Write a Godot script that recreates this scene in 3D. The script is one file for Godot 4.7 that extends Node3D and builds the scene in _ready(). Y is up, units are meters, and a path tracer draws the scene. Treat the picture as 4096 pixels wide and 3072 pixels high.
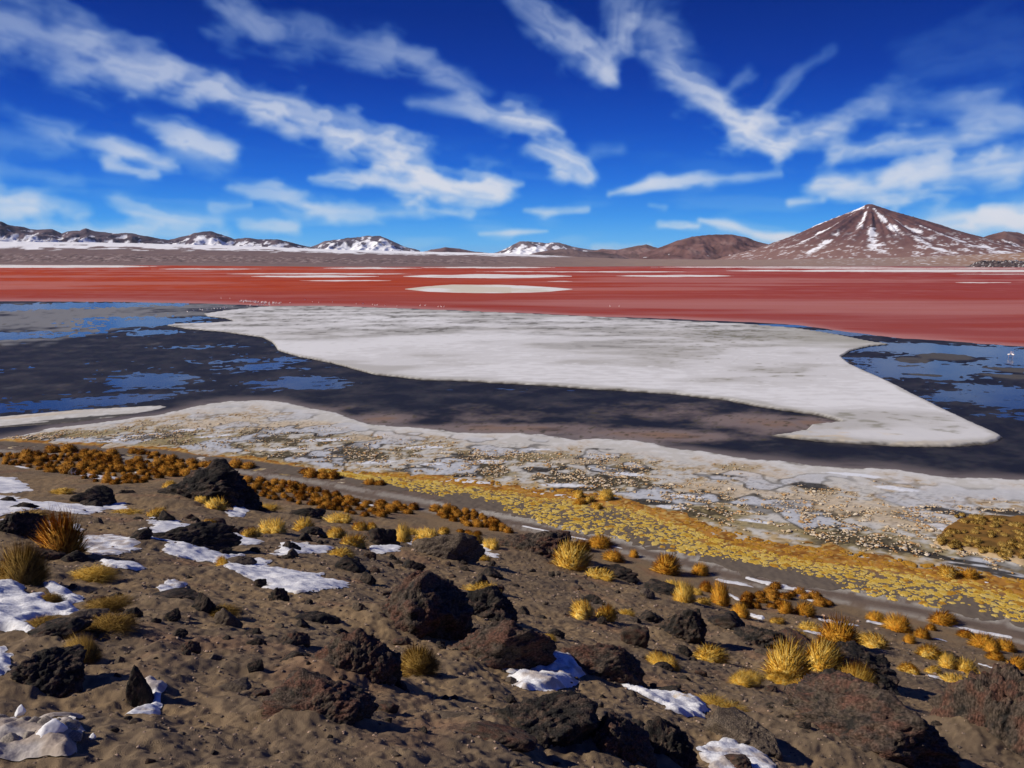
extends Node3D
# A red salt lagoon on a high plateau, seen from a stony hill: y is up, the lake surface lies at y = 0 and the eye stands 30 m above it.
# Curves are [bearing in degrees, metres] pairs taken from the foot of the viewpoint; outlines and places are x, z pairs in metres.

const EYE := 30.0
const HILL := 26.4
const SLOPE_FOOT := [-43.34, 179.1, -38.13, 158.8, -33.33, 143.6, -24.98, 125.4, -13.59, 104.3, -5.53, 92.3, 2.84, 83.7, 15.66, 74.7, 25.67, 72.5, 34.31, 71.9, 42.76, 72.5]
const RED_SHORE := [-42.56, 837.5, -32.54, 709.1, -25.75, 651.6, -21.25, 607.6, -16.8, 558.8, -13.13, 549.3, -7.96, 514.5, -0.86, 469.8, 6.28, 436.4, 11.52, 421.7, 16.58, 411.7, 19.83, 396.6, 22.96, 367.9, 25.96, 349.5, 28.81, 340.6, 32.76, 333, 41.94, 325.5]
const FAR_SHORE := [-42.37, 7811.8, -32.36, 6832.8, -22.64, 5315, -13.03, 4027.1, 2.69, 3927.7, 11.41, 4350.9, 25.66, 4534, 32.37, 4466.3, 41.44, 5031.7]
const SALT_EDGE := [-43.38, 171.9, -35.77, 156.1, -31.91, 160.3, -30.54, 164, -27.72, 166, -24.15, 169.1, -21.63, 177.8, -20.03, 180.7, -17.58, 179.1, -15.92, 174.3, -14.24, 166.9, -12.7, 160.8, -11.32, 152.7, -10.45, 147.5, -7.24, 143.1, -4.89, 140.7, -3.53, 137.9, -1.79, 137.1, 0.95, 137.1, 3.33, 134.3, 4.61, 131.6, 6.42, 133.9, 9.13, 132.9, 11.8, 129.4, 14.43, 126.9, 17, 124.6, 20.32, 123.9, 23.5, 124.6, 26.55, 125, 29.45, 124.6, 33.45, 128.2, 42.65, 140.7]
const BAND_FAR := [-43.3, 186.9, -33.24, 157.5, -24.89, 140, -18.6, 125.3, -13.54, 115.8, -8.21, 110.6, -2.73, 107.1, 2.81, 103, 7.41, 100.6, 10.51, 95.4, 13.75, 91.2, 17.25, 87.9, 22.26, 86.6, 26.95, 86.8, 31.31, 86.7, 33.98, 86.7, 43.36, 89.6]
const BAND_NEAR := [-43.33, 180.4, -33.26, 154, -24.92, 135, -18.62, 122.1, -13.55, 113.6, -9.14, 104.8, -2.74, 97.4, 0.04, 92.3, 4.69, 86.9, 12.04, 82, 19.07, 77.9, 25.59, 76.5, 30.09, 76.4, 34.2, 76.4, 43.65, 78]
const ROAD_LINE := [-43.38, 173, -33.31, 146.5, -24.96, 128.9, -18.66, 115.2, -13.58, 106.5, -5.52, 94.7, 2.83, 86.6, 15.63, 76.9, 25.63, 74.5, 34.26, 74, 43.71, 76]
const ISLAND := [-161.08, -371.61, -161.1, -381.98, -142.32, -392.94, -138.47, -397.82, -149.57, -416.82, -163.6, -429.88, -174.9, -454.24, -173.38, -483.92, -167.44, -512.21, -160.57, -531.98, -124.08, -531.98, -70.46, -504.17, -6.97, -465.22, 47.07, -427.96, 82.13, -402.83, 112.89, -378.96, 128.1, -355.07, 132.63, -324.89, 134.38, -294.75, 136.78, -287.63, 126.37, -280.83, 113.06, -265.89, 103.49, -249.77, 98.66, -231.42, 95.82, -208.84, 91.53, -181.35, 88.08, -161.81, 86.42, -148.8, 85, -137.68, 84.21, -134.06, 81.42, -131, 77.82, -128.43, 71.48, -127.35, 63.15, -127, 57.75, -128.61, 51.93, -130.63, 48.7, -132.13, 44.26, -135.45, 48.71, -137.07, 52.54, -139.78, 55.05, -144.15, 61.51, -146.91, 59.04, -154.26, 53.58, -160.13, 46.18, -170.72, 36.79, -177.89, 20.63, -184.94, 3.17, -192.55, -9.24, -197.42, -22.01, -199.95, -36.32, -209.77, -43.52, -219.57, -52.77, -233.14, -66.35, -248.46, -78.49, -266.64, -82.91, -279.18, -88.85, -294.75, -97.73, -312.14, -121, -336.34, -142.76, -351.16]
const SPIT := [-108.32, -144.6, -99.47, -152.48, -88.73, -159.58, -79.92, -162.37, -73.69, -164.67, -71.49, -162.94, -72.89, -158.22, -77.24, -151.73, -81.89, -146.91, -92.79, -141.93, -102.85, -137.07]
const GRASS_ISLET := [44.6, -81.66, 49.23, -87.31, 52.37, -90.43, 56.61, -91.64, 60.71, -91.26, 68.45, -89.52, 76.8, -87.31, 72.14, -80.17, 63.49, -72.81, 56.75, -73.42, 50.71, -75.46, 48.19, -77.33, 46.63, -79.08, 45.14, -80.17]
const SALT_BARS := [
	[-3267.97, -4144.37, -3729.19, -5053.23, -3507.29, -5100.86, -3773.91, -5923.41, -3161.48, -5387.83, -2870.03, -5350.57, -2483.06, -5108.84, -1803.33, -4138.59, -1758.9, -4036.52, -1715.87, -3528.93, -1799.86, -3353.73, -1924.42, -3277.8, -2089.67, -3277.8, -2307.08, -3353.73, -2605.32, -3528.93, -3183.01, -4036.52],
	[-746.87, -3182.81, -732.89, -3378.16, -705.35, -3540.03, -651.87, -3590.44, -575.88, -3514.12, -496.19, -3394.03, -439.45, -3419.72, -352.55, -3181.08, -348.88, -3147.85, -383.1, -2980.59, -426.43, -2916.23, -473.27, -2887.14, -524.35, -2887.14, -581.22, -2916.23, -646.76, -2980.59, -738.68, -3147.85],
	[-400.95, -3519.94, -331.1, -3685.17, -253.04, -3846.19, -164.68, -3945.77, -67.01, -3788.78, 25.32, -3976.39, 112.53, -3699.3, 191.97, -3523.8, 189.79, -3483.82, 99.8, -3280.16, 20.39, -3202.4, -56.03, -3167.36, -132.23, -3167.36, -210.74, -3202.4, -294.76, -3280.16, -396.84, -3483.82],
	[635.96, -3722.36, 862.43, -3994, 1063.89, -4075.88, 1225.46, -4003.15, 1462.06, -4163.02, 1591.63, -4016.1, 1728.24, -3915.17, 1809.93, -3719.94, 1792.29, -3683.63, 1541.93, -3492.59, 1355.24, -3418.94, 1189.34, -3385.62, 1036.63, -3385.62, 892.61, -3418.94, 754.28, -3492.59, 629.35, -3683.63],
	[745.04, -2376.96, 1019.36, -2641.28, 1268.65, -2767.26, 1482.27, -2791.54, 1613.83, -2673.79, 1816.51, -2686.69, 1949.96, -2604.44, 1952.13, -2376.6, 1927.09, -2346.05, 1631.86, -2178.81, 1431.42, -2116.15, 1260.95, -2088.12, 1109.38, -2088.12, 970.64, -2116.15, 841.19, -2178.81, 735.38, -2346.05],
	[-502.83, -1547.47, -490.06, -1623.47, -453.06, -1624.86, -420.32, -1643.23, -390.42, -1677.42, -343.76, -1639.01, -301.2, -1613.16, -253.1, -1546.08, -251.52, -1536.36, -275.58, -1475.55, -304.58, -1451.68, -335.5, -1440.81, -368.69, -1440.81, -404.91, -1451.68, -445.54, -1475.55, -499.23, -1536.36],
	[-212.21, -1562.68, -180.57, -1709.07, -127.5, -1687.71, -83.47, -1837.66, -27.42, -1789.84, 25.37, -1715.43, 77.29, -1721.49, 117.36, -1564.12, 115.87, -1544.26, 64.61, -1438.33, 20.7, -1398.48, -21.17, -1380.63, -62.76, -1380.63, -105.71, -1398.48, -152.04, -1438.33, -209.72, -1544.26],
	[-324.19, -1217.66, -308.52, -1237.14, -289.2, -1243.73, -270.04, -1252.04, -247.54, -1244.89, -228.07, -1253.17, -204.26, -1236.74, -180.52, -1217.03, -179.97, -1213.35, -196.86, -1191.77, -215.35, -1183.03, -234.48, -1178.99, -254.34, -1178.99, -275.14, -1183.03, -297.24, -1191.77, -323.04, -1213.35],
	[201.59, -1597.69, 246.8, -1671.64, 283.72, -1677.69, 320.44, -1681.31, 364.39, -1718.37, 394.62, -1689.73, 431.28, -1691.17, 441.71, -1597.26, 438.68, -1586.29, 388.14, -1521.56, 349.55, -1496.2, 314.96, -1484.65, 283.06, -1484.65, 253.11, -1496.2, 224.7, -1521.56, 200.16, -1586.29],
	[977.07, -1799.46, 1028.22, -1819.53, 1076.29, -1832.84, 1129.83, -1854.17, 1168.89, -1851.01, 1200.72, -1836.99, 1242.35, -1838.43, 1256.11, -1799.74, 1252.62, -1794.72, 1193.8, -1766.4, 1147.2, -1754.9, 1105, -1749.59, 1066.26, -1749.59, 1030.64, -1754.9, 998.28, -1766.4, 974.51, -1794.72],
	[607.39, -1106.1, 626.44, -1119.77, 641.62, -1126.14, 650.15, -1120.75, 666.05, -1128.11, 675.38, -1124.21, 683.07, -1117.77, 687.15, -1105.7, 686.12, -1104.03, 668.13, -1093.21, 654.18, -1088.78, 641.72, -1086.73, 630.49, -1086.73, 620.43, -1088.78, 611.65, -1093.21, 606.26, -1104.03],
	[-100.12, -2183.67, -18.46, -2242.61, 66.49, -2263, 151, -2253.8, 236.18, -2257.75, 319.42, -2245.87, 404.51, -2249.29, 474.66, -2182.69, 472.5, -2172.75, 380.94, -2117.99, 298.15, -2096.04, 218.25, -2085.96, 139.78, -2085.96, 61.6, -2096.04, -17.43, -2117.99, -99.62, -2172.75],
	[49.85, -1172.56, 56.01, -1181.77, 61.94, -1184.95, 68.41, -1197.16, 74.23, -1196.83, 79.82, -1193.23, 85.2, -1187.1, 89.88, -1172.48, 89.72, -1170.36, 83.14, -1158.21, 77.16, -1153.25, 71.39, -1150.94, 65.78, -1150.94, 60.29, -1153.25, 54.9, -1158.21, 49.76, -1170.36],
	[-115.05, -858.9, -98.91, -952.55, -75.28, -1020.41, -43.88, -1003.19, -13.82, -1008.23, 15.85, -970.9, 42.39, -913.9, 65.64, -858.51, 64.75, -846.87, 36.28, -781.44, 12.38, -757.13, -10.25, -746.29, -32.7, -746.29, -55.94, -757.13, -81.23, -781.44, -113.45, -846.87],
	[633.11, -2399.2, 703.34, -2498.01, 758.8, -2535.67, 834.02, -2631.61, 846.48, -2529.51, 889.66, -2524.99, 917.55, -2479.52, 929.76, -2397.7, 923.59, -2381.76, 845.57, -2284.66, 791.75, -2246.61, 746.2, -2229.29, 706.74, -2229.29, 672.45, -2246.61, 643.38, -2284.66, 628.51, -2381.76],
	[-662.03, -3576.67, -672.05, -3701.74, -674.66, -3790.05, -654.63, -3752.06, -654.07, -3826.47, -635.14, -3794.23, -609.07, -3716.93, -573.68, -3578.02, -570.24, -3556.56, -564.94, -3447.32, -569.88, -3403.89, -578.53, -3384, -590.5, -3384, -606, -3403.89, -625.92, -3447.32, -658.31, -3556.56],
	[-653.05, -1835.59, -613.56, -1902.29, -559.47, -1933.71, -496.67, -1939.19, -432.93, -1942.03, -363.46, -1915.66, -297.92, -1903.24, -226.24, -1834.21, -225.3, -1826.6, -278.4, -1778.24, -333.79, -1758.9, -390.22, -1750.02, -448.34, -1750.02, -509.02, -1758.9, -573.65, -1778.24, -649.86, -1826.6],
	[168.56, -2159.14, 215.3, -2248.3, 258.63, -2279.51, 300.26, -2289.28, 340.58, -2287.95, 381.18, -2288.56, 408.07, -2214.51, 435.84, -2157.79, 433.8, -2147.69, 383.55, -2081.2, 342.32, -2054.78, 304.14, -2042.68, 267.98, -2042.68, 233.18, -2054.78, 199.33, -2081.2, 167.67, -2147.69],
	[-1296.7, -2892.29, -1283.58, -2996.2, -1258.76, -3081.55, -1207.38, -3107.2, -1135.3, -3079.39, -1068.47, -3063.48, -977.6, -2972.4, -894.2, -2893.86, -888.43, -2875.13, -914.45, -2780.11, -956.68, -2742.46, -1004.93, -2725.25, -1059.18, -2725.25, -1120.45, -2742.46, -1191.15, -2780.11, -1289.02, -2875.13],
	[837.78, -3176.3, 1061.71, -3260.17, 1297.89, -3348.87, 1540.64, -3427.79, 1724.56, -3372.39, 1954.95, -3410.12, 2093.25, -3295.34, 2210.3, -3170.41, 2198.13, -3152.92, 1930.68, -3039.05, 1716.79, -2994.13, 1520.92, -2973.62, 1336.79, -2973.62, 1160.59, -2994.13, 989.8, -3039.05, 831.62, -3152.92],
]
const WET_PATCHES := [
	[-306.5, -532, 96, 47.6, 1],
	[-185.9, -399.5, 35.8, 48.1, 0.9],
	[-196.4, -324.9, 39.2, 28.5, 0.75],
	[-152.6, -336.3, 13.9, 13, 0.9],
	[-89.4, -200.8, 16.5, 18.9, 0.75],
	[-78, -236.1, 32.7, 28.2, 0.5],
	[-54.6, -198.7, 14.2, 12.2, 0.85],
	[-107.1, -277.5, 24.2, 12.2, 0.6],
	[150.4, -330.5, 47.7, 12.6, 1.2],
	[144.3, -269.7, 40.2, 24.4, 1.2],
	[117.2, -224.8, 26.2, 24.3, 1.1],
	[107.3, -177.9, 16.9, 28, 0.8],
	[152.7, -236.1, 17.6, 42.8, 1],
	[122.8, -373.1, 49.1, 7.6, 1.1],
	[-93.4, -168.3, 25.3, 8.3, 0.75],
	[-47.1, -188.7, 10.9, 4.7, 0.6],
	[-104.3, -177.9, 38.7, 3.9, 0.6],
	[-141.9, -219.6, 24.5, 9.7, 0.5],
	[8.9, -184.9, 23.2, 2.9, 0.5],
	[-156.9, -429.9, 17.2, 14.3, 0.8],
	[-123.3, -376, 19.8, 6.2, 1],
]
const GREY_MUD := [
	[-274.9, -504.2, 107.8, 76.2, 1],
	[-229.3, -408, 61.5, 92.6, 0.9],
	[-192.1, -456.4, 31, 28.2, 0.8],
	[-180.3, -294.8, 21.6, 26.8, 0.5],
]
const BROWN_MUD := [
	[-26.1, -149.3, 9.5, 6.1, 0.9],
	[-2.2, -141.3, 18.6, 5.4, 1],
	[24, -136.1, 15.1, 6.1, 1],
	[46.9, -146.9, 10.6, 9.3, 1.1],
	[56.3, -146.9, 6.9, 5, 1],
	[32.6, -156.9, 15, 10.9, 0.5],
	[-40.5, -159.6, 8.2, 4, 0.7],
	[12.8, -200.8, 16.4, 4.3, 0.8],
	[-4.8, -154.3, 14.5, 10.3, 0.4],
]
const MUD_BANKS := [
	[137.3, -251.8, 8.1, 10.6, 1],
	[121.4, -242.1, 3.8, 9.7, 1],
	[115, -227.5, 4.8, 4.3, 0.8],
	[140.8, -219.6, 9, 5.4, 1],
	[133.7, -205.2, 12.3, 4.8, 1],
	[109.5, -209.8, 5.2, 2.6, 0.8],
	[126, -242.1, 1.7, 14, 0.7],
]
const OLIVE_MUD := [
	[23.9, -91.8, 5.9, 3.1, 1],
	[29.9, -87.3, 7.2, 2.5, 1],
	[35.2, -82.8, 5.6, 1.8, 1],
	[-56.6, -131.2, 13.4, 4.5, 0.9],
	[-75.5, -135.1, 12.1, 4.1, 1],
	[-5.3, -110.8, 5.2, 1.6, 0.8],
	[-28.3, -117.7, 7.6, 2.5, 0.8],
	[-82.4, -132.1, 9.7, 3.1, 1],
	[-1.7, -109.8, 8.9, 1.9, 0.7],
]
const BLACK_MUD := [
	[3, -112.3, 3.2, 3.1, 0.9],
	[7.3, -102.1, 4.2, 1.4, 1],
	[17.3, -96.6, 3.4, 1.7, 1],
	[-8, -108.8, 3.1, 0.9, 0.9],
	[40.1, -104.1, 2.8, 2.1, 0.9],
	[52.5, -92.8, 3.2, 1.4, 1],
	[59.4, -92.3, 3.1, 1.5, 1],
	[41.6, -79.4, 4.2, 0.6, 1],
	[44.4, -77.3, 4.2, 0.7, 1.1],
	[46.1, -74.7, 3.8, 0.7, 1.1],
	[48.3, -72.2, 3.3, 0.7, 1.1],
	[-17.2, -109.2, 5.5, 0.8, 0.7],
	[30, -109.2, 4.2, 0.8, 0.6],
	[-79.9, -152.2, 14, 1.4, 1],
	[-87.6, -144.6, 10.6, 2.1, 1],
	[14.9, -124.9, 4.7, 1, 0.6],
]
const ICE_PANS := [
	[7.1, -104.1, 4.2, 0.8, 1],
	[28.2, -89.1, 2.6, 0.8, 1],
	[19.4, -94.6, 2.1, 0.9, 1],
	[-63.7, -135.7, 2.8, 0.9, 1],
	[-51.5, -134.5, 4.1, 1.1, 1],
	[-31.5, -131.8, 4.2, 1.4, 1],
	[-20.5, -116.6, 4.1, 1.2, 1],
	[-14.1, -126.3, 3.6, 1.2, 1],
	[-57.9, -139.8, 3.3, 1.1, 0.9],
	[49.3, -85.8, 1.9, 0.9, 1],
	[-36, -124.9, 4.1, 1.1, 0.9],
	[-3.7, -116.9, 4.4, 1.2, 0.9],
	[16, -109.8, 3.8, 1.1, 0.8],
	[22.5, -99, 2.9, 0.9, 0.9],
	[51.3, -102.3, 4.3, 1.3, 0.8],
	[47.8, -109.8, 6, 1.2, 0.7],
	[-67.1, -131.2, 2.8, 0.8, 0.9],
	[-12.2, -115.4, 2.9, 0.9, 0.9],
	[4.1, -124.9, 3.5, 1, 0.8],
]
const TAN_CRUST := [
	[-41.1, -143.5, 10.3, 6, 1],
	[-53.4, -145.7, 9.7, 5.4, 1],
	[28.1, -102.1, 9.9, 4.3, 1],
	[38.9, -95.8, 11.3, 5, 1],
	[45.4, -90, 7.9, 4.6, 1],
	[11.3, -116.9, 7.3, 2.4, 0.9],
	[33.7, -109.8, 7.2, 1.7, 0.8],
	[-23.4, -133.7, 8.5, 3.2, 0.9],
	[-4, -125.8, 6.3, 1.7, 0.7],
	[-90.8, -154.3, 14, 2.4, 0.7],
]
const CIRRUS := [
	[-32.95, 14.03, 2.33, 0.55, -29.36, 13.11, 2.51, 0.6, -25.46, 11.89, 2.15, 0.75, -21.22, 11.1, 1.79, 0.8, -16.68, 10.18, 1.52, 0.85, -12.71, 8.79, 1.7, 0.9, -9.42, 7.6, 1.88, 0.92, -6.9, 6.16, 2.33, 1, -4.67, 5.18, 1.97, 1, -0.84, 5.03, 1.25, 0.95, 0.73, 5.28, 0.36, 0.6],
	[-17.99, 14.83, 1.97, 0.35, -12.51, 14.32, 1.61, 0.4, -7.59, 13.48, 1.61, 0.6, -4.24, 12.16, 1.08, 0.55, -1.68, 11.25, 0.72, 0.3],
	[-17.48, 15.86, 2.51, 0.35, -16.31, 14.52, 1.25, 0.3],
	[-6.81, 10.55, 0.72, 0.4, -3.4, 10.44, 0.99, 0.65, 0.03, 9.66, 1.43, 0.9, 2.62, 9.16, 0.99, 0.9, 3.49, 8.67, 0.45, 0.6],
	[-24.14, 8.68, 0.72, 0.5, -21.41, 7.79, 1.25, 0.8, -19.32, 7.11, 0.99, 0.8],
	[-22.21, 6.83, 1.43, 0.35, -19.23, 5.86, 1.08, 0.3],
	[-31.23, 8.83, 0.72, 0.2, -27.84, 7.4, 0.81, 0.5, -25.39, 6.96, 0.99, 0.8, -23.43, 6.16, 0.99, 0.9, -22.12, 5.98, 0.63, 0.6],
	[-26.17, 5.8, 0.54, 0.7, -23.47, 5.54, 0.45, 0.6],
	[-33.27, 3.64, 1.61, 0.85, -30.14, 3.32, 1.16, 0.85, -27.75, 3.02, 0.54, 0.4],
	[-31.76, 6.98, 1.08, 0.25, -27.89, 6.67, 0.72, 0.25],
	[-31.9, 5.27, 0.72, 0.3, -28.02, 4.89, 0.72, 0.25],
	[-25.75, 3.77, 0.63, 0.5, -24.8, 3.02, 0.9, 0.65, -22.47, 2.6, 0.9, 0.7, -19.88, 2.48, 0.63, 0.5],
	[-18.98, 4.76, 0.63, 0.5, -16.14, 4.34, 0.99, 0.65, -13.73, 3.56, 1.08, 0.85, -11.23, 3.1, 0.9, 0.65, -6.43, 3.31, 0.63, 0.45],
	[-18.16, 2.34, 0.63, 0.5, -14.93, 2.18, 0.63, 0.7],
	[-20.14, 3.45, 0.54, 0.4, -17.78, 3.66, 0.36, 0.4],
	[-13.82, 5.54, 0.45, 0.6, -10.32, 5.53, 0.81, 0.8, -7.43, 5.07, 1.08, 0.85],
	[-6.25, 3.56, 0.45, 0.45, -2.95, 3.07, 0.54, 0.55],
	[-32.16, 2.09, 0.72, 0.5, -25.45, 1.76, 0.81, 0.6, -19.45, 1.67, 0.72, 0.4],
	[-2.25, 1.86, 0.22, 0.5, 0.04, 1.95, 0.32, 0.9, 2.5, 2.03, 0.16, 0.5],
	[0.54, 16.73, 1.43, 0.5, 3.43, 14.93, 1.97, 0.65, 5.82, 13.06, 1.61, 0.8, 7.02, 11.88, 0.54, 0.7],
	[7.26, 16.46, 1.97, 0.45, 7.14, 14.55, 1.43, 0.6, 6.67, 12.43, 0.81, 0.6],
	[9.91, 16.06, 1.61, 0.35, 8.96, 14.93, 1.61, 0.35],
	[9.96, 14.44, 2.15, 0.4, 11.01, 12.29, 1.7, 0.75, 13.53, 10.49, 1.43, 0.85, 15.21, 8.86, 1.79, 0.95, 17.65, 7.58, 1.43, 1, 19.95, 8.02, 1.08, 0.9, 22.15, 8.81, 0.99, 0.65, 23.87, 9.29, 0.9, 0.4],
	[16.33, 8.81, 0.54, 0.4, 17.36, 10.3, 0.63, 0.45, 18.97, 12, 0.63, 0.35, 20.87, 12.94, 0.45, 0.2],
	[14.33, 10.76, 0.72, 0.4, 15.71, 12.06, 0.72, 0.3],
	[1.42, 7.7, 0.9, 0.7, 3.51, 6.86, 1.52, 0.9, 5.43, 5.59, 0.9, 0.8],
	[5.74, 7.5, 0.9, 0.3, 7.45, 7.47, 0.54, 0.3],
	[6.82, 4.57, 0.39, 0.7, 9.55, 5.21, 0.63, 0.9, 12.9, 5.4, 0.63, 0.75, 18.06, 5.66, 0.36, 0.45],
	[20.58, 4.95, 1.08, 0.85, 23.89, 4.52, 1.7, 0.95, 26.69, 5.1, 1.52, 0.9, 29.37, 5.41, 1.43, 0.85, 33.14, 5.76, 1.61, 0.8],
	[21.54, 6.71, 0.9, 0.7, 25.15, 7.13, 1.08, 0.75, 29.24, 7.16, 0.99, 0.6],
	[28.88, 8.33, 1.43, 0.5, 32.96, 7.85, 1.25, 0.55],
	[26.22, 11.68, 2.51, 0.15, 30.74, 12.27, 2.69, 0.15],
	[24.26, 9.85, 1.43, 0.3, 27.75, 9.28, 1.43, 0.35, 31.03, 8.85, 1.08, 0.3],
	[26.32, 2.37, 0.9, 0.6, 29.34, 2.45, 1.43, 0.95, 33.44, 2.2, 1.97, 1],
	[29.95, 3.03, 0.5, 1, 31.27, 2.84, 0.63, 0.9],
	[18.78, 3.77, 0.39, 0.65, 20.79, 3.91, 0.39, 0.65],
	[10.3, 2.43, 0.32, 0.7, 12.84, 2.29, 0.39, 0.75],
	[12.99, 2.74, 0.32, 0.7, 15.15, 2.38, 0.5, 0.85, 17.14, 1.61, 0.43, 0.95, 19.37, 1.4, 0.5, 0.95],
	[0.91, 3.5, 0.32, 0.5, 2.32, 3.29, 0.43, 0.75, 5.28, 3.52, 0.25, 0.5],
	[9.58, 3.79, 0.32, 0.3, 10.61, 3.61, 0.32, 0.3],
	[5.85, 0.9, 0.36, 0.4, 9.66, 0.98, 0.32, 0.35],
]
const RIDGE_WEST := [-38.01, 2.216, -35.21, 1.946, -33.64, 2.198, -32.15, 2.323, -31.84, 2.14, -31.45, 2.002, -30.96, 1.998, -30.47, 1.919, -30.06, 1.882, -29.47, 1.878, -28.98, 1.645, -28.45, 1.836, -28.03, 1.812, -27.66, 1.956, -27.15, 1.796, -26.45, 1.73, -25.82, 1.677, -25.1, 1.734, -24.45, 1.57, -23.9, 1.466, -22.98, 1.316, -21.65, 1.086]
const RIDGE_SNOWY := [-24.05, 1.067, -22.98, 1.316, -22.6, 1.384, -21.91, 1.552, -21.32, 1.784, -20.76, 1.855, -20.34, 1.893, -19.67, 1.705, -18.88, 1.418, -18.18, 1.49, -17.27, 1.415, -16.14, 1.423, -15.33, 1.261, -14.6, 1.03, -13.66, 0.848]
const MOUNTAIN_BROAD := [-14.99, 0.742, -13.65, 1.018, -12.97, 1.308, -11.59, 1.502, -10.82, 1.609, -10.07, 1.698, -9.19, 1.668, -8.44, 1.345, -7.57, 0.969, -6.48, 0.694]
const HILL_LOW := [-6.3, 0.625, -5.71, 0.765, -4.71, 0.905, -3.71, 0.819, -2.6, 0.611, -1.56, 0.524]
const MOUNTAIN_FLAT := [-1.56, 0.454, -1.03, 0.577, -0.25, 0.925, 0.55, 1.343, 1.32, 1.308, 2.43, 1.255, 3.33, 1.236, 4.23, 0.975, 5.11, 0.8, 6.55, 0.677, 7.6, 0.485]
const HILL_BROWN := [4.45, 0.349, 6.34, 0.798, 7.43, 0.745, 8.52, 0.967, 9.4, 1.119, 10.05, 0.911, 11.04, 0.635, 12.06, 0.308]
const MOUNTAIN_BROWN := [8.98, 0.466, 10.35, 0.893, 11.37, 1.299, 12.51, 1.633, 13.98, 1.741, 15.1, 1.765, 15.99, 1.558, 16.99, 1.218, 17.76, 0.981, 19.26, 0.528, 20.53, 0.197]
const HILL_FRONT := [-0.14, 0, 0.88, 0.35, 1.89, 0.611, 3.23, 0.802, 4.27, 0.766, 4.8, 0.662, 6.2, 0.591, 7.42, 0.381, 8.47, 0.035, 9.17, -0.173]
const MOUNTAIN_EAST := [28.39, 0.645, 29.5, 1.154, 30.38, 1.503, 31.22, 1.771, 31.85, 1.671, 32.21, 1.547, 34.1, 1.686, 37.08, 0.863, 38.77, 0.436]
const PLAIN_TOP := [-42.23, 1.123, -32.24, 1.121, -25.5, 1.102, -19.49, 0.987, -11.31, 0.719, -0.85, 0.507, 7.95, 0.104, 16.4, 0.034, 25.62, 0.189, 32.3, 0.443, 41.35, 0.446]
const VOLCANO_TOP := [23.62, 3.566]
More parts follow.
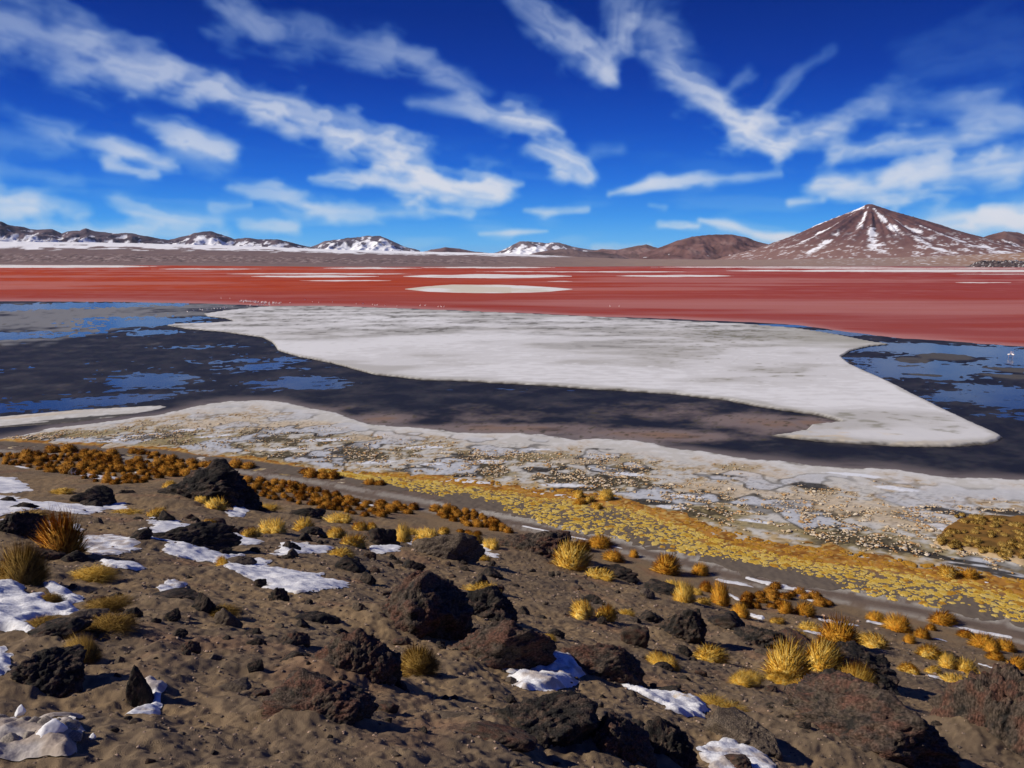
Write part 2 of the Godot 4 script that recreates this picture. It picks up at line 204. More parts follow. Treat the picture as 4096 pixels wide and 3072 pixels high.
const ROCKS := [
	[-29.15, -74.28, 9.91, 3.62, 5.45, 0, 1, "tall black and dark red outcrop with a peaked top behind yellow tufts"],
	[-35.75, -66.13, 3.79, 1.43, 2.09, 0, 0, "blocky black boulder with an undercut face standing in snow"],
	[-33.56, -62.1, 1.35, 0.58, 1.01, 0, 0, "small rounded black rock in front of the undercut boulder"],
	[-34.38, -62.28, 1.14, 0.49, 0.86, 0, 0, "small dark rock in snow left of the undercut boulder"],
	[-35.73, -56.38, 1.53, 0.43, 0.84, 0, 0, "flat dark rock lying in the upper left snow patch"],
	[-40.57, -61.88, 1.39, 0.52, 0.76, 0, 0, "dark rock cut by the left picture edge in the upper snow patch"],
	[-17.17, -39.36, 4.15, 1.04, 2.28, 0, 1, "long low black boulder with rounded back lying across a snow patch"],
	[-23.65, -36.43, 2.34, 1.33, 1.76, 0, 1, "jagged black outcrop at the left picture edge beside the tall brown tussock"],
	[-17.99, -29.13, 1.39, 0.54, 1.04, 1, 0, "reddish broken rock below the tall brown tussock"],
	[-16.65, -29.11, 1.09, 0.46, 0.82, 0, 0, "black rock under the right side of the tall brown tussock"],
	[-8.93, -14.91, 0.93, 0.32, 0.7, 0, 0, "black lumpy rock between two matted tufts at the left"],
	[-7.36, -11.81, 1.13, 0.58, 0.85, 0, 1, "craggy black boulder with deep vertical clefts near the lower left"],
	[-5.79, -11.48, 0.36, 0.57, 0.27, 0, 0, "black splintered spike of rock beside a small snow heap"],
	[-8.28, -20.35, 0.65, 0.47, 0.49, 0, 0, "dark pointed rock left of a matted tuft in the sand"],
	[-6.98, -18.37, 0.67, 0.46, 0.5, 2, 0, "smooth sand coloured stone with a long shadow on open sand"],
	[-5.8, -21.49, 1.26, 0.47, 0.94, 0, 0, "flat dark slab lying on the sand left of the huge boulder"],
	[-5.55, -19.91, 0.39, 0.2, 0.29, 0, 0, "small dark stone just below the flat dark slab"],
	[-5, -17.06, 0.55, 0.33, 0.41, 1, 0, "brown angular stone standing alone on the sand"],
	[-5.53, -16.27, 0.36, 0.13, 0.27, 0, 0, "small dark stone left of the brown angular stone"],
	[-7.05, -15.93, 0.33, 0.16, 0.25, 0, 0, "small dark stone alone in the middle of the left sand"],
	[-4.72, -12.7, 0.53, 0.21, 0.39, 2, 0, "grey rounded stone on the sand above the big rough boulder"],
	[-4.21, -12.37, 0.26, 0.15, 0.2, 1, 0, "small pinkish stone right of the grey rounded stone"],
	[-2.81, -11.21, 1.35, 0.61, 1.01, 1, 1, "big rough rust and black lava boulder at the bottom left of centre"],
	[-4.44, -15.18, 0.57, 0.16, 0.32, 0, 0, "thin dark slab lying above the grey rounded stone"],
	[-11.15, -21.42, 0.41, 0.19, 0.31, 0, 0, "small dark stone above the left matted tufts"],
	[-11.12, -20.09, 0.5, 0.33, 0.38, 1, 0, "small reddish rock beside the lower left snow field"],
	[-10.06, -22.18, 1.52, 0.13, 0.84, 0, 0, "low dark ledge half buried in sand"],
	[-12.6, -43.26, 0.89, 0.54, 0.67, 0, 0, "round black stone sitting on the snow strip"],
	[-36.71, -73.23, 1.98, 0.81, 1.09, 0, 0, "dark rock behind and right of the undercut boulder"],
	[-19.64, -73.41, 3.48, 1, 1.91, 0, 0, "dark ledge between two yellow tufts right of the peaked outcrop"],
	[-14.47, -55.23, 1.88, 0.79, 1.41, 0, 0, "dark rock below an arched yellow tuft"],
	[-12.89, -35.82, 1.29, 0.41, 0.71, 2, 0, "grey half buried rock in the long snow strip"],
	[-9.62, -16.94, 0.79, 0.31, 0.59, 2, 0, "sandy hump of rock beside the left snow field"],
	[-4.68, -23.28, 0.74, 0.73, 0.56, 2, 1, "knobbed sandstone block with a dark cap and a long shadow"],
	[-3.03, -23.8, 3.3, 1.86, 2.48, 1, 1, "huge brown boulder with a black overhanging right face"],
	[-1.01, -30.35, 2.54, 1.26, 1.91, 0, 1, "large pitted black boulder right of the huge brown one"],
	[-0.56, -21.08, 3.07, 1.19, 1.69, 1, 1, "broad red brown slab in front of the pitted black boulder"],
	[2.53, -22.36, 3.08, 1.2, 1.7, 1, 1, "dark sloping slab above the right hand snow strip"],
	[-3.06, -14.96, 1.52, 1.02, 1.14, 1, 1, "cragged dark lava rock casting a long shadow beside a round matted tuft"],
	[-2.2, -12.95, 0.45, 0.18, 0.34, 1, 0, "small reddish stone above the bottom edge left of centre"],
	[-1.14, -13.24, 0.7, 0.17, 0.39, 2, 0, "thin pale ledge of stone in the lower sand"],
	[0.41, -13.17, 1.69, 0.77, 1.27, 0, 1, "dark domed boulder at the bottom centre"],
	[1.86, -13.29, 1.26, 0.8, 0.95, 1, 1, "rusty boulder at the bottom right of centre"],
	[-0.3, -11.85, 1.09, 0.3, 0.6, 1, 0, "low pinkish rock at the foot of the domed boulder"],
	[2.24, -70.44, 6.53, 2.79, 4.89, 1, 1, "dark red craggy outcrop with a flat top beside the tall yellow tuft"],
	[-5, -55.83, 4.96, 1.98, 2.73, 2, 1, "sand covered hump with a dark right edge between yellow tufts"],
	[-10.07, -58.33, 2.34, 1.27, 1.76, 0, 0, "dark rock left of a bright snow scrap among yellow tufts"],
	[-8.4, -38.56, 1.39, 0.57, 1.04, 0, 0, "black rock on the sand left of the snow tongue"],
	[-6.65, -35.14, 0.85, 0.5, 0.63, 0, 0, "small black rock above the huge brown boulder"],
	[-6.1, -45.85, 1.26, 0.63, 0.94, 0, 0, "dark split rock in front of the sand covered hump"],
	[-5.83, -57.79, 0.91, 0.67, 0.68, 0, 0, "small black stone on the sand covered hump"],
	[-1.4, -49.91, 1.54, 0.58, 1.16, 0, 0, "dark rock below the flat topped outcrop"],
	[4.84, -46.19, 1.43, 0.53, 1.08, 0, 0, "box shaped dark rock directly behind a bushy yellow tuft"],
	[8.7, -65.01, 3.67, 0.9, 2.02, 0, 0, "dark ledge right of the tall yellow tuft"],
	[4.91, -30.52, 1.27, 0.78, 0.95, 1, 0, "dark red rock left of a ragged yellow tuft on the right slope"],
	[11.74, -60.09, 3.09, 1.15, 2.32, 0, 0, "dark rounded ledge behind a row of yellow tufts"],
	[-1.59, -20.45, 0.36, 0.29, 0.27, 0, 0, "small black stone on the red brown slab's near side"],
	[1.67, -29.46, 0.78, 0.34, 0.58, 0, 0, "small frosted dark rock behind the red brown slab"],
	[7.73, -42.99, 1.41, 0.55, 1.06, 0, 0, "dark flat rock on the sand of the right slope"],
	[2.64, -15.6, 0.77, 0.37, 0.58, 0, 0, "dark broken rock beside the rusty boulder"],
	[8.86, -39.01, 2.42, 1.41, 1.82, 0, 1, "jagged black rock on the right hand slope"],
	[13.83, -48.83, 2.61, 0.95, 1.96, 0, 0, "black ledge running down towards the orange tussocks"],
	[13.4, -40.88, 3.03, 1.25, 2.27, 0, 1, "long dark ledge left of the double tussock"],
	[17.6, -46.84, 2.44, 0.81, 1.34, 1, 0, "dark red ledge above the double tussock"],
	[16.04, -35.17, 4.18, 1.61, 3.13, 0, 1, "long black ridge of rock behind the double tussock"],
	[12.76, -38.29, 0.7, 0.5, 0.52, 2, 0, "rounded purple grey stone at the end of the long dark ledge"],
	[18.05, -46.84, 0.78, 0.54, 0.59, 1, 0, "pinkish stone beside the dark red ledge"],
	[12.54, -29.32, 1.32, 0.91, 0.99, 0, 0, "black craggy rock in front of the double tussock"],
	[9.49, -19.39, 3.74, 1.33, 2.81, 1, 1, "broad red brown rock hump in the lower right"],
	[15.68, -23.65, 2.74, 3.23, 2.05, 1, 1, "dark red rock mass at the right picture edge"],
	[5.53, -17.21, 1.45, 0.79, 1.09, 2, 1, "curved brown slab with a black lower end"],
	[2.97, -14.09, 1, 0.76, 0.75, 0, 1, "dark rock at the bottom edge beside the frosty patch"],
	[4.69, -21.67, 0.84, 0.36, 0.63, 0, 0, "dark grey stone above the end of the right hand snow strip"],
	[4.6, -15.26, 0.82, 0.26, 0.45, 1, 0, "reddish rock at the bottom edge below the curved slab"],
	[29.71, -50.85, 1.42, 0.52, 1.07, 0, 0, "dark rock behind the tufts near the right edge"],
	[-56.86, -100.66, 0.88, 0.86, 0.66, 2, 2, "small upright stone with a white painted mark above the tussocks"],
]
const TUFTS := [
	[-17.72, -30.14, 1.61, 1.79, 0, 2, "tall rusty brown tussock with a dark foot at the left"],
	[-14.44, -22.43, 1.24, 1.23, 0, 3, "tall golden tussock in front of the rusty brown one"],
	[-13.76, -24.91, 1.41, 0.59, 2, 0, "low sprawling yellow tuft right of the golden tussock"],
	[-30.06, -48.07, 2.62, 0.82, 2, 3, "flat dull brown grass mat beside the upper left snow"],
	[-26.95, -58.29, 1.65, 1.07, 3, 0, "short bright yellow tuft above the long black boulder"],
	[-26.64, -69.56, 1.97, 1.42, 3, 0, "yellow tuft at the foot of the peaked outcrop"],
	[-28.78, -71.39, 1.15, 0.8, 3, 0, "small yellow tuft just left of the one below the peaked outcrop"],
	[-12.46, -32.98, 0.62, 0.68, 3, 0, "small upright yellow tuft on the snow strip"],
	[-20.94, -52.57, 1.29, 0.83, 3, 0, "yellow tuft behind the long black boulder"],
	[-16.82, -49.67, 1.29, 0.85, 3, 0, "yellow tuft on the left of the group right of the long black boulder"],
	[-16.58, -52.79, 1.71, 1.36, 3, 0, "larger yellow tuft in the group right of the long black boulder"],
	[-16.78, -61.96, 1.64, 1.14, 1, 0, "arched yellow tuft on a sandy hump"],
	[-13.34, -57.71, 1.77, 0.99, 3, 0, "ragged yellow tuft left of the broad bushy tuft"],
	[-11.02, -53.5, 1.7, 1.41, 3, 0, "broad bushy yellow tuft above a dark rock"],
	[-9.88, -45, 1.39, 0.72, 2, 0, "flat yellow tuft below the broad bushy tuft"],
	[-7.72, -20.15, 0.83, 0.38, 2, 3, "dull matted tuft beside a pointed dark rock"],
	[-10.14, -18.91, 0.84, 0.35, 2, 3, "dark matted tuft above the left snow field"],
	[-12.05, -19.7, 0.61, 0.37, 2, 3, "dull tuft on the left snow field"],
	[-9.93, -15.75, 0.75, 0.34, 2, 3, "dull matted tuft below the left snow field"],
	[-8.39, -15.54, 0.97, 0.42, 2, 3, "wide tangled brown tuft right of the lumpy black rock"],
	[-7.8, -13.58, 0.59, 0.45, 0, 3, "spiky dull yellow tuft above the craggy black boulder"],
	[-29.65, -59.45, 1.82, 0.43, 2, 0, "low yellow grass strip left of the short bright tuft"],
	[-46.05, -78.47, 2.14, 0.62, 2, 0, "low yellow grass patch above the undercut boulder"],
	[-40.2, -90.6, 1.75, 1.25, 3, 0, "yellow tuft left of the peaked outcrop's summit"],
	[-25.28, -78.48, 2.27, 0.88, 2, 0, "low yellow tuft at the right foot of the peaked outcrop"],
	[-16.66, -73.38, 2.37, 1.11, 3, 0, "long low yellow tuft above the ragged one"],
	[-13.83, -70.42, 1.5, 1.44, 3, 0, "round bright yellow tuft at the head of the snow scraps"],
	[-12.92, -71.09, 1.15, 1.03, 3, 0, "small bright yellow tuft right of the round one"],
	[-8.98, -63.04, 1.35, 1.5, 0, 0, "upright golden tuft beside a bright snow scrap"],
	[-9.56, -73.27, 1.38, 0.87, 3, 0, "low yellow tuft behind the upright golden one"],
	[-7.88, -70.6, 2.06, 1.44, 3, 0, "yellow tuft on top of the sand covered hump"],
	[-7.91, -64.39, 0.96, 0.94, 3, 0, "small golden tuft at the left foot of the sand covered hump"],
	[-6.97, -76.9, 1.5, 0.92, 3, 0, "low yellow tuft behind the sand covered hump"],
	[-3.52, -69.41, 1.8, 1.19, 1, 0, "yellow tuft left of the flat topped outcrop"],
	[-1.96, -67.96, 1.37, 1.17, 3, 0, "rounded yellow tuft at the left foot of the flat topped outcrop"],
	[-2.39, -61.67, 1.7, 0.9, 3, 0, "low yellow tuft below the rounded one"],
	[-3.69, -56.76, 0.96, 0.68, 3, 0, "small yellow tuft right of the sand covered hump"],
	[5.08, -65.26, 2.96, 2.26, 0, 0, "tall leaning yellow tuft right of the flat topped outcrop"],
	[7.09, -62.61, 2.44, 1, 3, 0, "low yellow tuft trailing right of the tall leaning one"],
	[-1.74, -41.93, 1.64, 0.59, 2, 0, "flat straw tuft above the pitted black boulder"],
	[3.57, -38.12, 1.25, 1.12, 3, 0, "bushy yellow tuft in front of the box shaped rock"],
	[4.83, -39.11, 1.22, 1.08, 3, 0, "second bushy yellow tuft right of the box shaped rock"],
	[6.62, -43.72, 0.86, 0.44, 2, 0, "small low straw tuft on the bare right sand"],
	[-2.17, -17.32, 0.9, 0.65, 1, 3, "round matted straw tuft beside the cragged lava rock"],
	[1.33, -27.72, 0.5, 0.32, 2, 0, "small straw tuft between two slabs"],
	[5.64, -27.74, 1.06, 0.79, 3, 0, "ragged leaning yellow tuft on the right slope"],
	[7.13, -78.73, 1.89, 1.15, 1, 1, "pair of orange tufts right of the flat topped outcrop"],
	[9.32, -80.96, 2.52, 1.18, 1, 1, "row of orange tufts beside the track's snow line"],
	[9.99, -74.86, 2.04, 1.14, 1, 1, "orange tuft cluster alone on dark sand"],
	[12.44, -77.67, 0.91, 0.83, 1, 1, "single small orange tuft on dark sand"],
	[14.62, -72.09, 2.53, 2.01, 1, 1, "big orange tuft cluster with several heads"],
	[18.06, -73.06, 1.58, 1.17, 1, 1, "round orange tuft at the start of a thin snow line"],
	[12.93, -56.9, 1.49, 1.56, 0, 0, "golden tuft behind the dark rounded ledge"],
	[13.46, -63.57, 1.87, 1.02, 3, 0, "yellow tuft on top of the dark rounded ledge"],
	[15.36, -63.86, 1.26, 0.73, 3, 0, "low yellow tuft beside the upright rusty gold one"],
	[16.95, -66.15, 1.17, 0.97, 1, 1, "orange tuft behind the upright rusty gold one"],
	[16.67, -60.44, 1.43, 1.92, 0, 1, "upright rusty gold tuft on the right slope"],
	[14.94, -58.75, 1.27, 0.75, 3, 0, "low yellow tuft left of the upright rusty gold one"],
	[16.89, -55.73, 1.32, 1.05, 1, 1, "round golden tuft right of the upright one"],
	[21.69, -59.84, 1.14, 1.09, 1, 1, "round orange tuft in front of the tussock cluster"],
	[23.19, -59.94, 1.62, 1.13, 1, 1, "orange tuft pair right of the tussock cluster"],
	[19.85, -56.22, 1.08, 0.68, 3, 0, "small yellow tuft below the tussock cluster"],
	[21.56, -54.66, 1.51, 0.74, 3, 0, "low yellow tuft beside a snow patch on the right slope"],
	[20.88, -47.88, 2.36, 1.69, 0, 1, "large golden tussock leaning down the right slope"],
	[24.2, -50.29, 2.29, 1.05, 3, 0, "wide yellow tuft right of the large leaning tussock"],
	[18.8, -49.46, 1.15, 0.6, 2, 0, "low yellow tuft above the double tussock"],
	[30.04, -58.66, 2.09, 1.3, 1, 1, "large twin domed orange tussock near the right"],
	[29.85, -61.95, 1.43, 0.75, 1, 1, "low orange tuft left of the twin domed tussock"],
	[31.09, -56.91, 1.13, 0.88, 1, 1, "round orange tussock right of the twin domed one"],
	[35.85, -62.77, 2.03, 1.14, 1, 1, "orange tussock with several heads below the track at right"],
	[33.72, -60.58, 0.8, 0.57, 1, 1, "small orange tuft left of the many headed tussock"],
	[29.09, -54.9, 0.87, 0.71, 1, 1, "small orange tuft below the twin domed tussock"],
	[27.67, -49.63, 1.65, 0.91, 1, 0, "golden tuft on the lower right sand"],
	[27.17, -46.55, 1.02, 1.01, 1, 0, "upright golden tuft in a group near the right edge"],
	[28.14, -46.36, 1.42, 0.88, 1, 0, "golden dome tuft in a group near the right edge"],
	[22.7, -42.51, 1.39, 0.75, 3, 0, "low yellow tuft beside small snow scraps at right"],
	[24.74, -43.9, 0.97, 0.51, 3, 0, "small yellow tuft between two larger ones at right"],
	[24.79, -41.75, 1.5, 0.57, 3, 0, "low broad yellow tuft on the right hand crest"],
	[26.75, -42.31, 1.86, 0.95, 3, 0, "broad yellow tuft beside the right edge rock mass"],
	[35.93, -59.49, 1.3, 0.68, 1, 1, "orange tuft below the long snow line at right"],
	[35.57, -56.64, 1.87, 1.11, 1, 1, "orange tussock cluster at the right edge"],
	[37.17, -56.45, 1.5, 0.88, 1, 1, "orange tuft right of the cluster at the right edge"],
	[35.27, -55.02, 0.99, 0.86, 1, 1, "round orange tuft in front of the cluster at the right edge"],
	[34.12, -52.8, 1.23, 0.57, 1, 1, "low orange tuft below the cluster at the right edge"],
	[34.52, -51.08, 1.22, 0.9, 1, 1, "orange tuft cut by the right picture edge"],
	[11.99, -32.52, 1.72, 1.56, 0, 0, "large golden tussock, left half of the double tussock"],
	[14.23, -34.35, 1.59, 1.42, 0, 0, "large golden tussock, right half of the double tussock"],
	[8.71, -27.49, 1.1, 0.56, 3, 0, "low yellow tuft left of the double tussock's front row"],
	[10.53, -29.48, 1.22, 0.54, 3, 0, "low yellow tuft in front of the double tussock's left half"],
	[10.86, -27.72, 1.15, 0.75, 3, 0, "yellow tuft in front of the double tussock beside the craggy rock"],
	[14.07, -30.41, 1.47, 1.24, 0, 0, "golden tussock right of the black craggy rock"],
	[8.77, -33.2, 1.48, 0.69, 1, 0, "arched straw tuft on the sand of the right slope"],
	[4.81, -21.06, 0.67, 0.24, 2, 0, "straw tuft along the right hand snow strip"],
	[6, -21.32, 1.03, 0.26, 2, 0, "low straw tuft above the curved brown slab"],
	[41.72, -72.59, 1.9, 1.26, 1, 0, "golden tussock on the yellow grass flat at right"],
	[8.36, -98.52, 1.65, 1.36, 3, 0, "yellow bush left of the snow strip on the far grass flat"],
	[9.84, -96.67, 1.37, 1.08, 3, 0, "small yellow bush in front of the snow strip on the far grass flat"],
	[11.91, -97.55, 1.95, 1.35, 1, 0, "round golden bush right of the snow strip on the far grass flat"],
	[10.48, -93.86, 1.39, 1.05, 3, 0, "nearest small yellow bush of the group on the far grass flat"],
	[8.43, -95.64, 1.54, 0.82, 1, 1, "low orange bush in front of the group on the far grass flat"],
	[43.55, -72.45, 1.56, 0.97, 1, 1, "orange dome tussock on the yellow grass flat at right"],
]
const BELT := [
	["round orange tussock in the dense belt at the left foot of the slope", -46.3, -105.8, 1.05, -66.3, -117.5, 1.51, -51.3, -98.2, 1.01, -59.4, -113.1, 0.96, -73.2, -112.3, 1.11, -70.3, -115.7, 1.39, -54.9, -102.3, 1.33, -51.9, -111.4, 1.05, -52.2, -114.6, 1.49, -73.2, -117.1, 1.59, -55.9, -114.1, 1.32, -75.1, -120.4, 1.68, -53.6, -108.9, 1.5, -67.2, -113.2, 1.1, -58.8, -115.9, 1.25, -61.4, -108.1, 1.27, -48.2, -113.1, 1.55, -56.7, -107, 1.22, -73.6, -120.6, 1.56, -51.4, -108.8, 1.12, -57.8, -106.4, 1.19, -61.3, -103.3, 1.43, -72.9, -113.9, 1, -48.8, -100.1, 1.36, -59.8, -107.5, 1.52, -68.1, -111.9, 1.4, -58.4, -101.6, 1.15, -71.5, -113.2, 0.97, -52.2, -101.7, 0.91, -65.4, -119.3, 1.64, -49.2, -112.6, 1.16, -69.6, -118.2, 1.35, -68.4, -120.3, 1.18, -50.6, -112.9, 1.27, -50.6, -106, 1.14, -62.8, -107.5, 1, -62.7, -115.3, 1.61, -45.4, -110.9, 1.09, -77.7, -120.2, 1.21, -46.4, -97.4, 1.04, -48.7, -108.9, 1.48, -76.2, -117.3, 1.22, -47, -103.3, 1.17, -53.6, -102.8, 0.9, -54.4, -116, 1.02, -52.3, -104.5, 0.92, -70.7, -113.9, 1.44, -46.2, -112.6, 1.12, -64.4, -113, 1.49, -57.5, -113.5, 1.23, -70.3, -119.7, 1.07, -47.1, -94.6, 1.31, -70.1, -110.4, 0.98, -45.6, -107.9, 1.09, -54.9, -115, 0.98, -55.4, -100.4, 0.96, -62.2, -117.2, 1.13, -67.6, -108.8, 1.04, -67.2, -117.4, 0.98, -60.2, -112.2, 1.54, -65, -108.6, 1.3, -57.3, -116.9, 0.98, -63.5, -117.6, 0.99, -49, -97.8, 0.91, -54.3, -107.5, 1.29, -47.8, -101.4, 1.15, -46.7, -96.2, 0.9, -47.9, -110.1, 1.29, -63.8, -115, 0.97, -53.3, -98.7, 1.09, -71.2, -118.6, 1.15, -60.7, -116.7, 1.56, -60.2, -118.3, 1.3, -46.5, -111.4, 1, -47.9, -93.5, 1.03, -53.2, -111.6, 1.54, -63.7, -119.5, 1.25, -61.4, -111.3, 1.44, -72.8, -119.1, 1.03, -67, -114.5, 1.09, -75.7, -118.8, 1.41, -61.2, -115.3, 1.1, -57.9, -110.2, 1.25, -50.4, -114.9, 1.56, -56.6, -100.9, 1.18, -64.2, -110.5, 0.95, -49.2, -106.9, 1.29, -68.1, -117.3, 1.02, -49.3, -94.5, 1.14, -56, -110.7, 1.3, -50.3, -101, 1.07, -67.3, -120.3, 1.14, -60.7, -104.9, 1.13, -61.6, -118.4, 1.31, -56, -116.4, 1.48, -64.9, -106.7, 1.04, -69.1, -119.6, 1.2, -51.4, -95.7, 0.87, -51.2, -112, 0.97, -57.7, -111.8, 1.04, -74.8, -115, 1.04, -49.5, -97.3, 0.82, -64.4, -117.6, 1.01, -78.7, -119.8, 1.24, -72.3, -120.5, 1.23, -69.7, -116.5, 1.1, -59, -114.1, 1.12, -53.2, -114.5, 0.99, -55.3, -106.9, 1.15, -51.5, -104.5, 0.92, -55, -112, 0.99, -59, -109.1, 0.92, -57.3, -103.9, 0.89, -57.2, -115.8, 0.97, -64.9, -110.1, 1, -71.6, -111.3, 1.03, -49.4, -105.3, 0.89, -66.6, -119, 1, -47.1, -110.6, 0.99, -53.6, -97.3, 0.96],
	["orange tussock in the row between the track and the salt flat at left", -53.4, -119.2, 1.16, -51.5, -115.6, 1.46, -45.3, -114.2, 1.43, -57.8, -121.5, 1.34, -55.3, -119, 1.16, -47.3, -115.1, 1.54, -49.5, -115.5, 1.07, -51.4, -117.5, 1.57, -43.6, -113.2, 1.59, -52.6, -117.6, 1.12, -49.6, -116.8, 1.06, -59.3, -122.3, 1.43, -56.5, -121.1, 1.1, -46.5, -113.5, 1.12, -53.7, -117.7, 1.13, -48.6, -114.3, 1.04, -55.2, -120.5, 1.25, -50.2, -115.2, 1.06],
	["low wide orange tussock alone on dark sand at the far left", -72.4, -123.1, 1.94, -69.9, -123.1, 2.15],
	["orange tussock in the small group left of the row beyond the track", -65.1, -120.9, 1.38, -61.8, -120.4, 1.69, -63.3, -120.3, 1.35, -67, -122.2, 1.43, -66.4, -120.6, 1.24, -64.5, -121.9, 1.18],
	["orange tussock in the row right of the snow scrap above the peaked outcrop", -41, -108.5, 1.24, -46.5, -106.5, 1.42, -44.9, -107.2, 1.52, -44.2, -109.2, 1.19, -46.7, -109.9, 1.15, -42.6, -109.2, 1.13, -48.2, -107.3, 1.42, -48.1, -110, 1.61, -50.3, -109.8, 1.18],
	["round orange tussock in the belt right of the peaked outcrop", -31.7, -102.7, 0.92, -28.8, -101.4, 1.42, -22.4, -98.3, 1.15, -32.7, -94.6, 1.25, -26.8, -98.4, 0.93, -19.2, -95.1, 0.89, -22.6, -93.7, 1.12, -26.9, -91.6, 0.87, -25.1, -92.2, 1.27, -30.5, -95.7, 0.99, -21.1, -94.8, 1.24, -31.8, -98.8, 0.88, -29.5, -97.6, 1.25, -24.8, -96.9, 1.04, -33.6, -102.8, 1.12, -30.9, -104.7, 1.05, -27.5, -101.6, 1.27, -32.8, -98.8, 1.27, -37.3, -105.5, 1.41, -31.1, -99.9, 1.01, -27.7, -93.6, 0.87, -36.2, -101.1, 0.98, -27.5, -89.9, 0.86, -28.9, -92.9, 1.01, -26.2, -95, 1.14, -25.4, -100.8, 1.07, -34.5, -98.4, 1.13, -29.4, -91, 0.88, -20.7, -91.5, 0.95, -34.4, -106.1, 1.21, -35.7, -104.9, 1.39, -25.8, -99.2, 0.89, -23.9, -99.3, 0.99, -30.2, -102.3, 0.94, -23.3, -89.5, 0.87, -39.1, -105.2, 1.3, -37.4, -101.5, 1.23, -30.1, -104.7, 0.9, -25.3, -95.7, 0.9, -20.5, -96.5, 1.03, -23.2, -96.9, 1.01, -28.2, -98.7, 1.11, -30.2, -100.1, 1.05, -24, -94.3, 1.02, -21.4, -90.4, 0.94, -32.1, -104.9, 1.22, -32.4, -102.2, 0.98, -22.4, -90, 0.88, -31.4, -93.9, 0.97, -19.7, -92.9, 1.24, -26.3, -100.9, 1.03, -28.1, -89.3, 0.79, -34.7, -101.7, 0.89, -29.1, -104.1, 1.11, -41.3, -107.3, 1.32, -23.6, -92, 0.83, -24.6, -89, 0.82, -25.8, -90, 0.86, -33.6, -98.4, 0.87, -27.2, -96.9, 0.85, -35.7, -102.1, 0.94, -33, -104.3, 0.93],
	["orange tussock in the scattered middle of the belt", -20.8, -90.4, 1.14, -22.6, -90.9, 1.27, -19.1, -92.6, 1.31, -15.4, -89.7, 0.98, -22.2, -92.8, 0.86, -14, -89.9, 1.06, -19.4, -86.6, 0.92, -17.5, -84.6, 0.79, -16.1, -88.3, 1, -17.7, -94.3, 1.11, -17.5, -88.7, 0.88, -14.3, -84.6, 1.13, -21.3, -85.9, 0.93, -15.8, -93, 1.33, -14.6, -92.5, 1.1, -21.4, -89, 1.02, -18.2, -84.7, 0.74, -17.4, -91.4, 0.97, -20.6, -93.4, 0.84, -15.3, -86.6, 0.81, -14.5, -87.6, 1.14, -23.9, -93.9, 0.99, -21.4, -93.4, 0.88, -19.8, -95.1, 0.99, -20.2, -86.6, 1.11, -18.8, -88.1, 0.91, -16, -83.7, 0.86, -13.7, -93.7, 0.97, -16.1, -95.6, 1.09, -19.9, -91.2, 0.82],
	["orange tussock at the right end of the scattered middle of the belt", -13.1, -92.1, 1.12, -12.2, -90.5, 1.14, -14.1, -94.8, 1.07, -13.1, -94.3, 0.85, -12, -93.5, 1.21, -14.2, -91.9, 0.95],
	["orange tussock in the cluster above the sand covered hump", -3.4, -89.9, 0.88, -1.2, -84.8, 0.71, -5.5, -89.9, 0.89, -3.8, -86.3, 1.18, -5.3, -87.5, 0.83, -8.2, -91.1, 1.27, -7.1, -90.1, 0.8, -2.1, -86.5, 1.16, -7.9, -92.3, 1.04, -4.4, -91.3, 0.96, -5.5, -92.3, 0.89, -6.7, -88.4, 0.91, -0.4, -84.4, 0.96, -6.7, -91.6, 1.19, -3, -86.2, 0.74, -7.9, -93.4, 1.17, -1.9, -88.3, 1.09, -9.2, -93.1, 1.31, -3.1, -88.5, 0.73, -3.6, -90.8, 0.77, -4.5, -89.7, 0.81, -7, -93.2, 0.95, -5.2, -90.7, 0.79, -1.1, -86.3, 1.05, -9.5, -94.1, 0.76, -4.1, -88.5, 0.85, -2.4, -89.2, 0.84, -6.4, -90.6, 0.89, -2, -84.8, 0.9, -4.4, -90.5, 0.76, -4.6, -92.4, 0.75, -4.9, -86.2, 0.86, -2.8, -87.6, 0.77, -7.8, -89.7, 0.85, -5.6, -91.5, 0.72, -5.8, -88.6, 0.73],
	["small orange tussock in the row below the cluster", -4.5, -78.5, 0.81, -3.6, -80.5, 0.79, -4.7, -80.9, 0.77, -3.6, -78.6, 0.67, -5.4, -80.6, 0.74],
	["orange tussock in the crowd beside the wide snow line at right", 22.4, -65, 1.02, 21.3, -65.4, 0.86, 24, -66.5, 1.13, 23.3, -67.9, 1.21, 19.7, -60.8, 0.69, 21.2, -61.6, 0.75, 18.9, -60.8, 0.85, 21, -63.5, 0.92, 22.5, -63.7, 0.8, 20.4, -65.3, 0.83, 22, -66.8, 0.84, 19.6, -63.1, 1.09, 22, -62, 0.79],
	["orange tussock along the upper edge of the crowd at right", 26, -68.5, 1.02, 27.1, -66.2, 0.84, 26.5, -65, 1.07, 24.3, -70.1, 1, 25, -67.8, 0.84, 27, -67.3, 1.18, 26, -67.1, 0.85, 27.6, -65.8, 0.76],
	["orange tussock alone on the flat sand beyond the track", -38.3, -113.1, 1.73, -40.3, -113.6, 1.81],
	["orange tussock in the small group beside the yellow grass", -28, -108.5, 1.67, -24.7, -107.7, 1.57, -26.7, -109.2, 1.34, -26.1, -107.7, 1.35, -29.3, -110.3, 1.64],
	["orange tussock alone between track and yellow grass", -17.7, -104.3, 1.3, -19.2, -104.6, 1.45],
]
